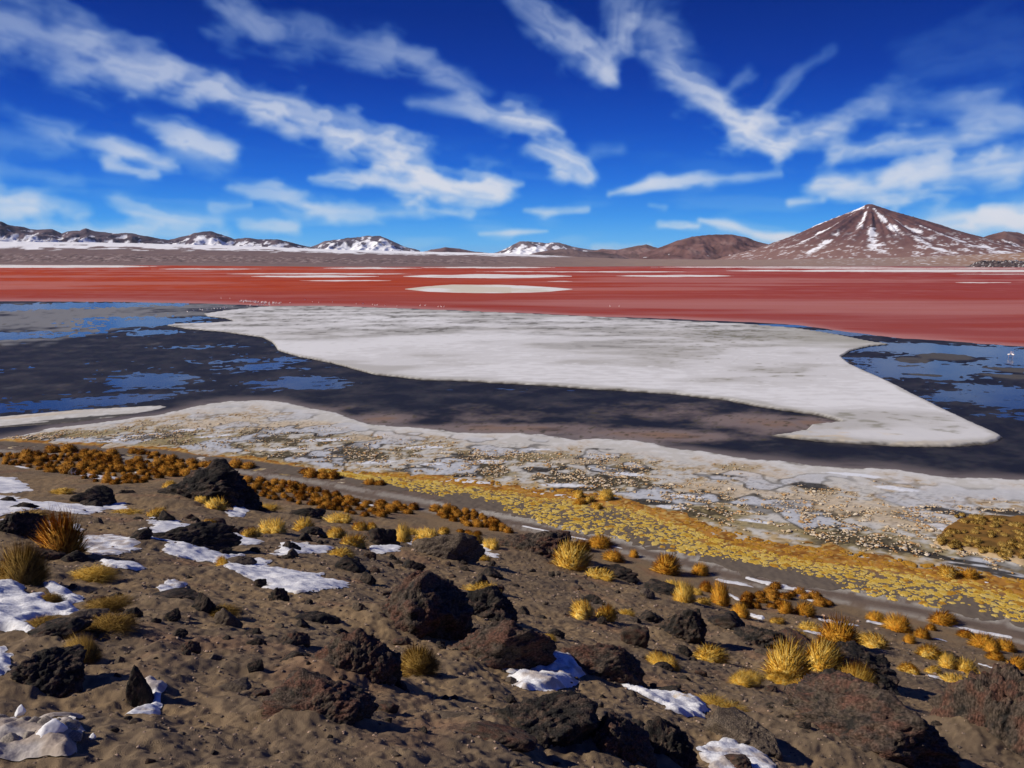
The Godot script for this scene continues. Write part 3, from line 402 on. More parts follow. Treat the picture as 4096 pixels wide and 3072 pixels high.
const SNOW := [
	["thin snow patch at the left edge above the dark flat rocks", 0.08, 0, -64.72, -95.27, -61.38, -94.82, -55.06, -87.58, -48.76, -77.84, -47.68, -74.17, -48.95, -71.81],
	["snow patch round the undercut boulder", 0.06, 0, -48.95, -71.81, -46.6, -70.34, -43.95, -68.3, -40.96, -65.26, -38.14, -63.69, -36.16, -63.82, -34.11, -67.11, -32.32, -64.38, -31.53, -60.05, -30.5, -54.65, -32.57, -56.44, -34.66, -57.18, -34.82, -55.08, -32.74, -50.18, -32.96, -48.11],
	["snow behind the tall rusty brown tussock", 0.06, 0, -31.76, -48.17, -29.05, -46.07, -28.95, -48.17, -26.87, -46.97, -24.45, -43.69, -23.24, -39.85, -24.82, -40.54, -27.8, -43.16],
	["dusty snow left of the long black boulder", 0.06, 1, -22.1, -38.97, -20.89, -39.56, -18.51, -38.2, -17.2, -34.97, -16.07, -31.28, -16.82, -31.14, -19.01, -33.93],
	["snow behind the long black boulder", 0.06, 0, -25.3, -54.78, -23.91, -54.52, -21.8, -51.99, -20.14, -51.6, -17.64, -49.71, -15.39, -47.71, -14.98, -44.58, -16.15, -42.33, -14.81, -38.58, -16.45, -37.31, -18.61, -38.06, -20.27, -41.52, -22.45, -47.76],
	["long snow tongue in front of the long black boulder", 0.07, 0, -16.92, -36.74, -16.43, -38.7, -15, -39.26, -14.19, -39.86, -12.52, -38.1, -11.59, -35.95, -11.09, -35.65, -9.96, -34.95, -8.47, -33.98, -7.02, -32.65, -6.66, -31.18, -6.91, -30.01, -7.35, -27.92, -7.86, -27.46, -9.22, -27.9, -9.48, -29.15, -10.16, -29.48, -11.05, -30.48, -12.24, -32.92, -12.77, -34.85, -14.22, -34.78, -15.26, -34.31],
	["snow round the small round black stone", 0.1, 0, -13.33, -41.02, -13.05, -43.44, -14.23, -47.45, -13.41, -48.96, -11.83, -48.34, -10.89, -46.66, -11.56, -43.69, -11.9, -40.46],
	["thick snow field at the left edge", 0.16, 0, -15.83, -22.81, -14.31, -21.83, -13.39, -20.93, -12.55, -20.11, -11.39, -18.92, -10.32, -18.33, -9.92, -17.44, -10.47, -17.35, -10.63, -17.13, -10.53, -16.7, -10.47, -16.12, -9.42, -15.08, -9.37, -14.79, -10.17, -15.35, -10.83, -15.43],
	["snow scrap above the thick snow field", 0.15, 0, -14.07, -22.86, -13.12, -22.25, -12.2, -21.57, -11.48, -20.26, -11.69, -19.88, -12.91, -21.1],
	["snow in the shade right of the rusty brown tussock", 0.15, 0, -16.37, -30.08, -15.63, -29.83, -14.46, -29.62, -13.58, -28.45, -13.82, -27.52, -14.4, -27.34],
	["shaded snow at the left edge above the craggy boulder", 0.2, 0, -10.24, -14.56, -9.25, -13.99, -8.54, -12.83, -8.08, -11.73, -8.21, -11.56],
	["small snow heap beside the splintered spike of rock", 0.18, 1, -5.71, -10.76, -5.72, -11.34, -5.93, -12.16, -5.68, -12.1, -5.34, -11.64, -5.18, -11.07, -5.12, -10.78, -5.38, -10.66, -5.53, -10.55],
	["dirty ice crust in the bottom left corner", 0.09, 2, -6.6, -9.19, -6.34, -9.47, -6.06, -9.42, -5.59, -9.39, -5.39, -9.22, -5.34, -8.89, -5.16, -8.48, -6.01, -8.32],
	["narrow dirty ice ledge in the lower left", 0.14, 2, -7.09, -9.91, -6.87, -9.89, -6.35, -9.86, -5.92, -10.09, -5.8, -9.92, -6.09, -9.69, -6.73, -9.67, -6.89, -9.63],
	["small snow scrap on bare sand above the left ledge", 0.05, 1, -11.62, -24.61, -11.56, -26.05, -11.21, -26.19, -10.98, -25.08, -11.01, -23.88],
	["thick dirty snow slab in front of the red brown slab", 0.26, 1, -0.22, -20.09, 0.12, -21.41, 0.75, -21.98, 1.07, -23.31, 1.58, -23.29, 1.95, -22.02, 2.15, -21.2, 1.69, -19.95, 0.94, -18.42, 0.32, -18.01, -0.02, -18.65],
	["white snow strip along the dark sloping slab", 0.18, 0, 3.09, -22.34, 3.57, -22.51, 4.09, -22.04, 4.74, -21.91, 5.26, -21.89, 5.5, -20.78, 5.16, -19.79, 4.49, -19.15, 3.8, -17.44, 4.03, -19.24, 4.01, -20.05, 3.55, -20.6, 3.12, -21.45],
	["snow scrap below the upright golden tuft", 0.1, 0, -10.27, -55.12, -8.56, -58.39, -8.1, -54.61, -9.43, -51.45],
	["bright snow scrap among the yellow tufts", 0.1, 0, -12.54, -74.08, -10.02, -71.81, -8.47, -67.71, -8.23, -61.71, -10.41, -65.36, -11.54, -69.41],
	["snow scrap left of the flat topped outcrop", 0.1, 0, -4.66, -67.86, -2.22, -69.16, -1.33, -64.47, -3.09, -63.76],
	["thin frosty patch at the bottom edge", 0.05, 1, 4.02, -16.11, 4.97, -17.12, 5.58, -16.32, 5.42, -15.28, 3.87, -14.28],
	["snow scrap at the right foot of the peaked outcrop", 0.1, 0, -25.82, -69.92, -26.14, -74.05, -24.82, -72.29, -23.99, -68.53, -24.39, -66.56],
	["snow scrap right of the painted stone", 0.08, 0, -56.71, -102.46, -54.71, -101.79, -51.53, -101.3, -50.42, -99.09, -52.3, -97.23, -55.46, -100.16],
	["snow scrap among the tussocks above the peaked outcrop", 0.08, 0, -52.25, -107.93, -49.94, -107.82, -49.33, -106.46, -51.58, -106.53],
	["thin snow line at the left end of the belt", 0.06, 0, -72.57, -112.69, -69.45, -109.71, -66.99, -107.98, -66.41, -107.02, -68.26, -107.79, -72, -111.78],
	["thin snow line in the middle of the belt", 0.08, 0, -19.48, -95.77, -17.46, -94.86, -16.04, -93.68, -15.91, -92.92, -17.18, -93.31, -19.32, -94.98],
	["thin snow line below the track at right", 0.1, 0, 19.15, -72.63, 19.87, -71.7, 21.17, -71.29, 22.42, -70, 22.28, -69.55, 20.93, -70.45, 19.63, -70.79, 19.05, -72.21],
	["long snow line beside the track", 0.1, 0, 22.36, -72.55, 24.6, -71.01, 26.13, -70.03, 27.49, -68.75, 27.34, -68.35, 25.83, -69.18, 24.32, -70.13, 22.23, -72.12],
	["wide snow line beside the tussock crowd", 0.1, 0, 25.3, -69.3, 26.49, -68.47, 27.31, -66.54, 26.93, -65.56, 25.81, -66.65, 25.01, -68.46],
	["short snow line right of the upright rusty gold tuft", 0.1, 0, 18.91, -66.34, 19.45, -65.31, 19.67, -63.53, 19.42, -62.69, 18.96, -63.62, 18.68, -65.49],
	["snow scrap below the round golden tuft", 0.1, 0, 18.52, -58.87, 19.09, -57.36, 18.72, -56.23, 18.17, -57.74],
	["snow patch beside a low tuft on the right slope", 0.12, 0, 20.88, -54.08, 22.08, -54.37, 23.09, -53.71, 22.46, -52.23, 20.88, -51.35, 20.29, -52.52],
	["snow line left of the twin domed tussock", 0.08, 0, 24.25, -59.34, 25.55, -59.14, 26.89, -58.57, 26.65, -58.04, 25.09, -58.03, 24.03, -58.78],
	["snow beside the twin domed tussock", 0.1, 0, 28.78, -60.99, 30.1, -60.56, 29.78, -59.88, 28.46, -60.29],
	["long snow line at the right edge below the track", 0.1, 0, 36.63, -62.43, 37.91, -61.57, 39.53, -60.87, 40.79, -59.79, 40.61, -59.51, 39.16, -60.27, 37.47, -60.83, 36.44, -62.08],
	["snow scrap right of the round orange tussock", 0.08, 0, 32.43, -57.63, 33.35, -57.3, 33.04, -56.74, 32.13, -57.08],
	["snow scrap on the right hand crest", 0.08, 0, 23.54, -42.74, 24.31, -42.82, 24.95, -42.29, 24.64, -41.75, 23.68, -41.68, 23.23, -42.17],
	["thin snow scrap near the right edge", 0.08, 0, 31.56, -50.8, 32.16, -49.69, 31.89, -49.26, 31.3, -50.36],
	["bright snow strip on the far side of the yellow grass", 0.06, 0, -10.43, -106.74, -7.2, -107.29, -3.17, -105.5, -3.14, -104.45, -7.06, -105.15, -10.33, -105.68],
	["snow strip behind the yellow bushes on the grass flat", 0.06, 0, 2.67, -100.69, 6.5, -99.51, 9.39, -97.62, 9.32, -96.87, 6.41, -98, 2.65, -99.89],
	["snow strip right of the yellow bushes on the grass flat", 0.06, 0, 9.71, -99.34, 11.92, -97.62, 11.83, -96.87, 9.64, -98.58],
	["snow line above the flat topped outcrop", 0.06, 0, 1.06, -87.6, 4.37, -85.49, 4.36, -85.11, 1.05, -87.23],
	["snow line right of the flat topped outcrop", 0.06, 0, 5.71, -84.53, 8.18, -82.95, 8.14, -82.54, 5.68, -84.13],
	["snow line beside the row of orange tufts", 0.06, 0, 9.52, -81.66, 11.61, -80.33, 11.57, -80.03, 9.49, -81.36],
	["snow scrap in the middle of the yellow grass", 0.05, 0, 16.13, -83.53, 18.18, -82.9, 18.05, -82.27, 16.02, -82.9],
	["snow scrap on the yellow grass right of the middle", 0.05, 0, 24.81, -80.55, 25.91, -79.45, 25.7, -78.74, 24.59, -79.82],
	["thin snow scrap on the yellow grass at right", 0.05, 0, 27.5, -76.83, 29.97, -76.02, 29.85, -75.7, 27.39, -76.5],
	["snow scrap on the yellow grass near the right edge", 0.05, 0, 43.14, -69.91, 43.74, -69.18, 43.58, -68.9, 42.98, -69.63],
	["snow scrap beside the orange dome tussock on the flat", 0.05, 0, 44.1, -71.77, 44.69, -71.17, 44.52, -70.89, 43.92, -71.47],
]
const FLAMINGOS := [-182.11, -494.34, -181.27, -483.27, -170.65, -522.7, -176.09, -504.51, -182.08, -478.55, -176.51, -492.56, -177.68, -492.59, -181.02, -487.16, -166.76, -528.9, -179.31, -499.9, -187.01, -479.06, -179.24, -487.5, -185.79, -477.79, -178.85, -491.74, -167.14, -542.29, -164.82, -527.34, -165.49, -521.13, -159.14, -526.58, -169.99, -519.97, -183.63, -474.29, -182.9, -473.62, -176.86, -496.31, -176.19, -489.45, -169.98, -514.64, -161.73, -533.38, -165.48, -533, -174.31, -566.29, -163.25, -546.76, -188.28, -572.61, -166.42, -547.94, -166.19, -559.91, -188.25, -569.39, -195.37, -575.95, -196.47, -581.53, -188.96, -570.32, -172.42, -551.68, -188.12, -572.21, -194.93, -578.86, -169.86, -539.15, -190.05, -578.96, -194.43, -574.2, -186.5, -572.79, -163.79, -553.42, -192.27, -578.55, -191.34, -577.72, -169.78, -561.75, -162.95, -555.67, -194.99, -575.89, -179.4, -561.06, -173.91, -561.44, -165.19, -555.32, -171.65, -556.44, -192.66, -581.69, -194.46, -576.23, -190.14, -574.4, -182.26, -571.38, -160.08, -552.66, -161.75, -549.47, -177.78, -560.28, -164.19, -551.78, -178.99, -558, -183, -572.93, -183.97, -569.41, -159.98, -551.61, -167.91, -563.21, -173.51, -566.51, -158.12, -545.55, -179.95, -562.86, -178.31, -563.7, -182.66, -571.46, -184.51, -572.76, -181.99, -570.46, -180.27, -570.65, -186.15, -572.87, -192.59, -575.03, -174.6, -562.06, -190.25, -577.63, -161.98, -548.81, -163.79, -541.62, -187.99, -561.48, -184.35, -570.25, -168.14, -556.41, -190.93, -578.69, -165.28, -556.01, -176.97, -566.82, -193.94, -582.15, -162.47, -551.99, -168.22, -555.71, -160.58, -558.35, -187.7, -573.99, -175.5, -562.62, -188.19, -578.05, -159.79, -548.6, -167.05, -559.97, -195.02, -582.92, -195.2, -579.18, -159.61, -551.59, -183.65, -564, -193.39, -579.31, -190.87, -574.59, -180.07, -563.42, -193.18, -581.51, -184.4, -577.83, -181.21, -562, -176.1, -566.33, -197.98, -587.6, -194.33, -584.58, -174.27, -557.89, -158.95, -548.26, -185.33, -578.95, -193.85, -574.57, -162.72, -545.72, -163.41, -548.58, -160.96, -549.48, -186.8, -571.65, -196.72, -584.84, -166.87, -550.19, -182.92, -572.36, -195.04, -577.35, -192.32, -581.03, -178.36, -563.4, -165.08, -555.05, -181.04, -566.2, -185.8, -569.78, -178.81, -562.13, -171.43, -559.88, -170.35, -555.2, -176.83, -560.46, -172.73, -561.05, -172.65, -558.96, -183.07, -570.98, -188.18, -577.25, -166.57, -541.26, -188.08, -572.87, -172.05, -559.69, -190.52, -569.59, -184.99, -456.4, -186.68, -469.76, -224.87, -620.84, -216.72, -616.88, -154.04, -556.51, -125.99, -562.99, -105.07, -540.92, -101.07, -543.97, -92.06, -529.06, -89.92, -526.18, -88.61, -526.18, -82.46, -520.5, -74.28, -517.7, -59.74, -520.5, -56.49, -520.5, -47.04, -509.5, -44.74, -506.82, -43.16, -506.82, 62.96, -514.94, 68.74, -514.94, -141.66, -569.63, -134.86, -559.73, -154.2, -597.82, 154.98, -247.81, 155.92, -247.81, 155.11, -245.87]
const PAPER := [13.37, -34.24]
const PLASTIC := [-5.67, -9.37]
const ICE_LUMPS := [-6.26, -9.42, -5.52, -8.82, -5.12, -8.98]
const DIRTY_ICE := [-5.77, -8.94, -5.29, -8.89, -5.96, -9.18, -5.54, -9.2, -6.46, -9.36, -6, -8.75, -5.92, -9.3, -5.84, -9.2, -6.06, -9.21, -5.48, -9.13, -5.62, -9.15, -5.45, -9.01, -5.8, -8.87, -5.59, -9.15, -5.7, -9.28, -5.89, -9.16]

var rng := RandomNumberGenerator.new()
var noise_wide: FastNoiseLite
var noise_mid: FastNoiseLite
var noise_fine: FastNoiseLite
var noise_grain: FastNoiseLite
var noise_cell: FastNoiseLite
var used := {}
var mats := {}


func _ready() -> void:
	rng.seed = 4711
	noise_wide = make_noise(11, 1.0 / 90.0, 4)
	noise_mid = make_noise(12, 1.0 / 14.0, 4)
	noise_fine = make_noise(13, 1.0 / 2.6, 4)
	noise_grain = make_noise(14, 1.0 / 0.45, 3)
	noise_cell = make_noise(15, 1.0 / 5.0, 2)
	make_camera()
	make_light()
	make_materials()
	make_mounds()
	build_far_land()
	build_lake()
	build_shore()
	build_slope()
	build_snow()
	build_rocks()
	build_tufts()
	build_cushions()
	build_salt_blocks()
	build_flamingos()
	build_litter()


# ---------------------------------------------------------------- camera, sky, sun

func make_camera() -> void:
	var cam := Camera3D.new()
	cam.name = "camera"
	cam.position = Vector3(0, EYE, 0)
	cam.rotation_degrees = Vector3(-8.784, 0, 0)
	cam.fov = 51.33
	cam.near = 0.1
	cam.far = 60000.0
	add_child(cam)
	cam.current = true


func make_light() -> void:
	var env := Environment.new()
	env.tonemap_mode = Environment.TONE_MAPPER_LINEAR
	env.tonemap_exposure = 1.0
	env.background_mode = Environment.BG_SKY
	env.fog_enabled = true
	env.fog_density = 0.000007
	env.fog_light_color = Color(0.75, 0.83, 0.95)
	env.sdfgi_enabled = true
	env.ssao_enabled = true
	env.ssil_enabled = true
	var sky := Sky.new()
	var pm := PanoramaSkyMaterial.new()
	pm.panorama = ImageTexture.create_from_image(paint_sky())
	sky.sky_material = pm
	env.sky = sky
	env.background_energy_multiplier = 1.0
	var we := WorldEnvironment.new()
	we.name = "environment"
	we.environment = env
	add_child(we)
	var sun := DirectionalLight3D.new()
	sun.name = "sun"
	sun.light_energy = 1.6
	sun.light_color = Color(1.0, 0.965, 0.91)
	sun.light_angular_distance = 0.5
	sun.shadow_enabled = true
	add_child(sun)
	sun.look_at_from_position(Vector3.ZERO, -sun_direction(-97.0, 37.0), Vector3.UP)


func sun_direction(bearing: float, height: float) -> Vector3:
	var b := deg_to_rad(bearing)
	var h := deg_to_rad(height)
	return Vector3(sin(b) * cos(h), sin(h), -cos(b) * cos(h))


func paint_sky() -> Image:
	var w := 4096
	var h := 2048
	var stops := [0.0, 124, 196, 246, 1.2, 100, 184, 246, 3.0, 62, 152, 238, 5.5, 34, 114, 220, 8.5, 18, 84, 194, 12.0, 9, 60, 164, 16.0, 4, 46, 138, 22.0, 3, 40, 124, 40.0, 3, 36, 114, 90.0, 3, 34, 110]
	var bytes := PackedByteArray()
	var half := h / 2
	for y in half:
		var el := (half - y - 0.5) / h * 180.0
		var k := 0
		while k < stops.size() - 8 and stops[k + 4] < el:
			k += 4
		var t := clampf((el - stops[k]) / (stops[k + 4] - stops[k]), 0, 1)
		var row := PackedByteArray([int(lerpf(stops[k + 1], stops[k + 5], t)), int(lerpf(stops[k + 2], stops[k + 6], t)), int(lerpf(stops[k + 3], stops[k + 7], t))])
		while row.size() < w * 3:
			row.append_array(row)
		bytes.append_array(row.slice(0, w * 3))
	var below := PackedByteArray([96, 84, 80])
	while below.size() < w * 3 * half:
		below.append_array(below)
	bytes.append_array(below.slice(0, w * 3 * half))
	var den := PackedFloat32Array()
	den.resize(w * half)
	var billow := make_noise(31, 0.30, 4)
	billow.fractal_gain = 0.42
	var fibre := make_noise(32, 0.5, 3)
	fibre.fractal_gain = 0.45
	for s in CIRRUS:
		cloud(den, w, half, s, billow, fibre)
	# the same kind of cloud goes on all round, outside the picture
	for k in 36:
		var az := rng.randf_range(48, 312)
		var el := rng.randf_range(2, 50)
		var len_ := rng.randf_range(6, 22)
		var tilt := rng.randf_range(-0.5, 0.15) * clampf(el / 12.0, 0.1, 1.0)
		var wd := rng.randf_range(0.5, 2.4) * clampf(el / 9.0, 0.35, 1.6)
		var kk := rng.randf_range(0.3, 0.95)
		cloud(den, w, half, [az, el, wd * 0.6, kk * 0.5, az + len_ * 0.5, el + tilt * len_ * 0.5, wd, kk, az + len_, maxf(el + tilt * len_, 1.0), wd * 0.5, kk * 0.7], billow, fibre)
	for k in 14:
		var az := rng.randf_range(-40, 40)
		var el := rng.randf_range(30, 52)
		var len_ := rng.randf_range(10, 24)
		var wd := rng.randf_range(1.2, 3.4)
		var kk := rng.randf_range(0.3, 0.8)
		cloud(den, w, half, [az, el, wd * 0.6, kk * 0.5, az + len_ * 0.5, el - len_ * 0.15, wd, kk, az + len_, el - len_ * 0.3, wd * 0.5, kk * 0.7], billow, fibre)
	for y in half:
		var el := (half - y - 0.5) / h * 180.0
		if el > 56.0:
			continue
		var white := clampf(1.0 - el / 20.0, 0.0, 1.0)
		var veil := 0.22 * clampf(1.0 - el / 9.0, 0, 1)
		for x in w:
			var d: float = den[y * w + x]
			if el < 9.0 and d < 0.9:
				var n := billow.get_noise_2d(x * 0.03, y * 0.16 + 300.0)
				d = 1.0 - (1.0 - d) * (1.0 - veil * smoothstep(-0.05, 0.45, n))
			if d > 0.004:
				var at := (y * w + x) * 3
				d = minf(d, 1.0)
				bytes[at] = int(lerpf(bytes[at], 200.0 + 26.0 * white, d))
				bytes[at + 1] = int(lerpf(bytes[at + 1], 206.0 + 22.0 * white, d))
				bytes[at + 2] = int(lerpf(bytes[at + 2], 224.0 + 12.0 * white, d))
	return Image.create_from_data(w, h, false, Image.FORMAT_RGB8, bytes)


# A wisp of cirrus: bearing, height above the horizon, half width (degrees) and thickness along a line.
func cloud(den: PackedFloat32Array, w: int, half: int, s: Array, billow: FastNoiseLite, fibre: FastNoiseLite) -> void:
	var n := s.size() / 4
	var lo := Vector2(1e9, 1e9)
	var hi := -lo
	for k in n:
		var p := Vector2(s[k * 4], s[k * 4 + 1])
		var q: float = s[k * 4 + 2] * 1.9
		lo = lo.min(p - Vector2(q, q))
		hi = hi.max(p + Vector2(q, q))
	var dirn := Vector2(s[(n - 1) * 4] - s[0], s[(n - 1) * 4 + 1] - s[1]).normalized()
	var x0 := int(floor(lo.x / 360.0 * w))
	var x1 := int(ceil(hi.x / 360.0 * w))
	var y0 := maxi(0, int(half - hi.y / 90.0 * half))
	var y1 := mini(half - 1, int(half - lo.y / 90.0 * half))
	for y in range(y0, y1 + 1):
		var el := (half - y - 0.5) / half * 90.0
		for x in range(x0, x1 + 1):
			var az := (x + 0.5) / w * 360.0
			var p := Vector2(az, el)
			var best := 9.0
			var kk := 0.0
			for k in n - 1:
				var a := Vector2(s[k * 4], s[k * 4 + 1])
				var b := Vector2(s[k * 4 + 4], s[k * 4 + 5])
				var ab := b - a
				var t := clampf((p - a).dot(ab) / ab.length_squared(), 0, 1)
				var d: float = p.distance_to(a + ab * t) / lerpf(s[k * 4 + 2], s[k * 4 + 6], t)
				if d < best:
					best = d
					kk = lerpf(s[k * 4 + 3], s[k * 4 + 7], t)
			if best > 1.9:
				continue
			var along := p.dot(dirn)
			var across := p.dot(Vector2(-dirn.y, dirn.x))
			var puff := billow.get_noise_2d(az * 0.9, el * 1.5)
			var fib := fibre.get_noise_2d(along * 0.22 + puff * 1.5, across * 2.3 + puff * 1.4)
			var d := best + puff * 0.68 + fib * 0.30
			var v := kk * smoothstep(1.2, 0.0, d) * clampf(0.98 + fib * 0.45, 0.4, 1.0)
			if v > 0.004:
				var at := y * w + posmod(x, w)
				den[at] = 1.0 - (1.0 - den[at]) * (1.0 - minf(v, 0.97))


# ---------------------------------------------------------------- helpers

func make_noise(seed_: int, freq: float, octaves: int) -> FastNoiseLite:
	var n := FastNoiseLite.new()
	n.noise_type = FastNoiseLite.TYPE_SIMPLEX_SMOOTH
	n.seed = seed_
	n.frequency = freq
	n.fractal_type = FastNoiseLite.FRACTAL_FBM
	n.fractal_octaves = octaves
	return n


func numbered(called: String) -> String:
	var k: int = used.get(called, 0)
	used[called] = k + 1
	return called if k == 0 else "%s_%03d" % [called, k]


func put(called: String, mesh: Mesh, mat: Material, parent: Node = null) -> MeshInstance3D:
	var o := MeshInstance3D.new()
	o.name = numbered(called) if parent == null else called
	o.mesh = mesh
	o.material_override = mat
	(self if parent == null else parent).add_child(o, true)
	return o


func structure(o: Node, label := "", category := "") -> void:
	o.set_meta("kind", "structure")
	if label:
		o.set_meta("label", label)
	if category:
		o.set_meta("category", category)


func tag(o: Node, label: String, category: String, group := "", kind := "") -> void:
	o.set_meta("label", label)
	o.set_meta("category", category)
	if group:
		o.set_meta("group", group)
	if kind:
		o.set_meta("kind", kind)


func curve_at(c: Array, deg: float) -> float:
	var n := c.size()
	if deg <= c[0]:
		return c[1]
	for k in range(2, n, 2):
		if deg <= c[k]:
			var t: float = (deg - c[k - 2]) / (c[k] - c[k - 2])
			return 1.0 / lerpf(1.0 / c[k - 1], 1.0 / c[k + 1], t)
	return c[n - 1]


func line_at(c: Array, deg: float) -> float:
	var n := c.size()
	if deg <= c[0]:
		return c[1]
	for k in range(2, n, 2):
		if deg <= c[k]:
			return lerpf(c[k - 1], c[k + 1], (deg - c[k - 2]) / (c[k] - c[k - 2]))
	return c[n - 1]


func bearing(x: float, z: float) -> float:
	return rad_to_deg(atan2(x, -z))


func outline(flat: Array, from := 0) -> PackedVector2Array:
	var p := PackedVector2Array()
	for k in range(from, flat.size(), 2):
		p.append(Vector2(flat[k], flat[k + 1]))
	return p


var foot_table := PackedFloat32Array()

func foot_radius(deg: float) -> float:
	if foot_table.is_empty():
		for k in 1001:
			foot_table.append(curve_at(SLOPE_FOOT, -50.0 + k * 0.1))
	var f := clampf((deg + 50.0) * 10.0, 0.0, 999.0)
	var k := int(f)
	return lerpf(foot_table[k], foot_table[k + 1], f - k)


# Sand drifted up against the larger boulders.
var mounds_on := false
var mound_cells := {}

func mound(x: float, z: float) -> float:
	var y := 0.0
	var list: Array = mound_cells.get(Vector2i(int(floor(x / 4.0)), int(floor(z / 4.0))), [])
	for b in list:
		var dx: float = x - b[0]
		var dz: float = z - b[1]
		var e: float = (dx * dx + dz * dz) / (b[2] * b[2])
		if e < 1.0:
			y = maxf(y, b[3] * (1.0 - e) * (1.0 - e))
	return y


func make_mounds() -> void:
	for r in ROCKS:
		if r[6] == 2 or r[2] < 0.5:
			continue
		var a := atan2(r[0], -r[1])
		var reach: float = r[2] * 0.95
		var x: float = r[0] - cos(a) * r[2] * 0.28
		var z: float = r[1] - sin(a) * r[2] * 0.28
		var b := [x, z, reach, r[3] * (0.27 if r[6] == 1 else 0.22)]
		for cx in range(int(floor((x - reach) / 4.0)), int(floor((x + reach) / 4.0)) + 1):
			for cz in range(int(floor((z - reach) / 4.0)), int(floor((z + reach) / 4.0)) + 1):
				var key := Vector2i(cx, cz)
				if not mound_cells.has(key):
					mound_cells[key] = []
				mound_cells[key].append(b)
	for r in ROCKS:
		rock_floor.append(ground(r[0], r[1]))
	mounds_on = true


var rock_floor := []


# Height of the sand at a place: the hill falls to the lake flat, with swells, hollows and footmarks.
func ground(x: float, z: float) -> float:
	var r := sqrt(x * x + z * z)
	var u := r / foot_radius(bearing(x, z))
	var v := maxf(0.0, 1.0 - u)
	var y := HILL * pow(v, 1.25) + 0.15
	var k := smoothstep(-0.02, 0.22, 1.0 - u)
	if k > 0.0:
		y += k * (0.42 * noise_mid.get_noise_2d(x, z) + 0.17 * noise_fine.get_noise_2d(x, z))
		if mounds_on:
			y += mound(x, z)
		if r < 110.0:
			var pit := noise_grain.get_noise_2d(x * 0.9, z * 0.9)
			y += k * (0.065 * pit - 0.12 * maxf(0.0, noise_grain.get_noise_2d(x * 0.6 + 40.0, z * 0.6) - 0.08))
	else:
		y += 0.012 * noise_fine.get_noise_2d(x, z)
	return y


# ---------------------------------------------------------------- materials

func noise_texture(seed_: int, freq: float, octaves: int, normal: bool, strength := 4.0, low := 0.6, size := 512, kind := FastNoiseLite.TYPE_SIMPLEX_SMOOTH) -> NoiseTexture2D:
	var t := NoiseTexture2D.new()
	t.width = size
	t.height = size
	t.seamless = true
	t.noise = make_noise(seed_, freq, octaves)
	t.noise.noise_type = kind
	if normal:
		t.as_normal_map = true
		t.bump_strength = strength
	else:
		var ramp := Gradient.new()
		ramp.offsets = PackedFloat32Array([0.15, 0.85])
		ramp.colors = PackedColorArray([Color(low, low, low), Color(1, 1, 1)])
		t.color_ramp = ramp
	return t


func vertex_mat(called: String, rough: float, spec: float) -> StandardMaterial3D:
	var m := StandardMaterial3D.new()
	m.vertex_color_use_as_albedo = true
	m.roughness = rough
	m.metallic_specular = spec
	m.resource_name = called
	mats[called] = m
	return m


func textured(m: StandardMaterial3D, metres: float, albedo: Texture2D, normal: Texture2D, scale_ := 1.0, world := true) -> void:
	m.uv1_triplanar = true
	m.uv1_world_triplanar = world
	m.uv1_scale = Vector3.ONE / metres
	if albedo:
		m.albedo_texture = albedo
	if normal:
		m.normal_enabled = true
		m.normal_texture = normal
		m.normal_scale = scale_


func make_materials() -> void:
	var grit := noise_texture(51, 0.12, 4, false, 0, 0.54, 1024)
	var grit_bump := noise_texture(52, 0.08, 5, true, 7.0, 0, 1024)
	textured(vertex_mat("sand", 0.95, 0.15), 1.6, grit, grit_bump, 1.0)
	textured(vertex_mat("rock", 0.88, 0.25), 0.9, noise_texture(53, 0.03, 5, false, 0, 0.4), noise_texture(54, 0.03, 5, true, 14.0), 1.0, false)
	vertex_mat("salt", 0.9, 0.2)
	textured(vertex_mat("snow", 0.75, 0.3), 1.2, noise_texture(55, 0.03, 4, false, 0, 0.82), noise_texture(56, 0.03, 4, true, 5.0), 0.7)
	mats.snow.subsurf_scatter_enabled = false
	vertex_mat("mud", 0.6, 0.28)
	textured(vertex_mat("water", 0.75, 0.08), 30.0, null, noise_texture(57, 0.03, 4, true, 3.0), 0.5)
	textured(vertex_mat("wet", 0.16, 0.3), 22.0, null, noise_texture(58, 0.03, 4, true, 1.2), 0.12)
	vertex_mat("land", 0.95, 0.1)
	var grass := vertex_mat("grass", 0.7, 0.2)
	grass.backlight_enabled = true
	grass.backlight = Color(0.3, 0.25, 0.15)
	vertex_mat("turf", 0.9, 0.1)
	vertex_mat("block", 0.9, 0.2)
	vertex_mat("bird", 0.7, 0.3)
	vertex_mat("plastic", 0.35, 0.5)
	var grimy := StandardMaterial3D.new()
	grimy.albedo_color = Color(0.66, 0.61, 0.56)
	grimy.roughness = 0.7
	textured(grimy, 0.4, noise_texture(63, 0.04, 4, false, 0, 0.4), null, 1.0)
	mats["grimy"] = grimy


# ---------------------------------------------------------------- sheets

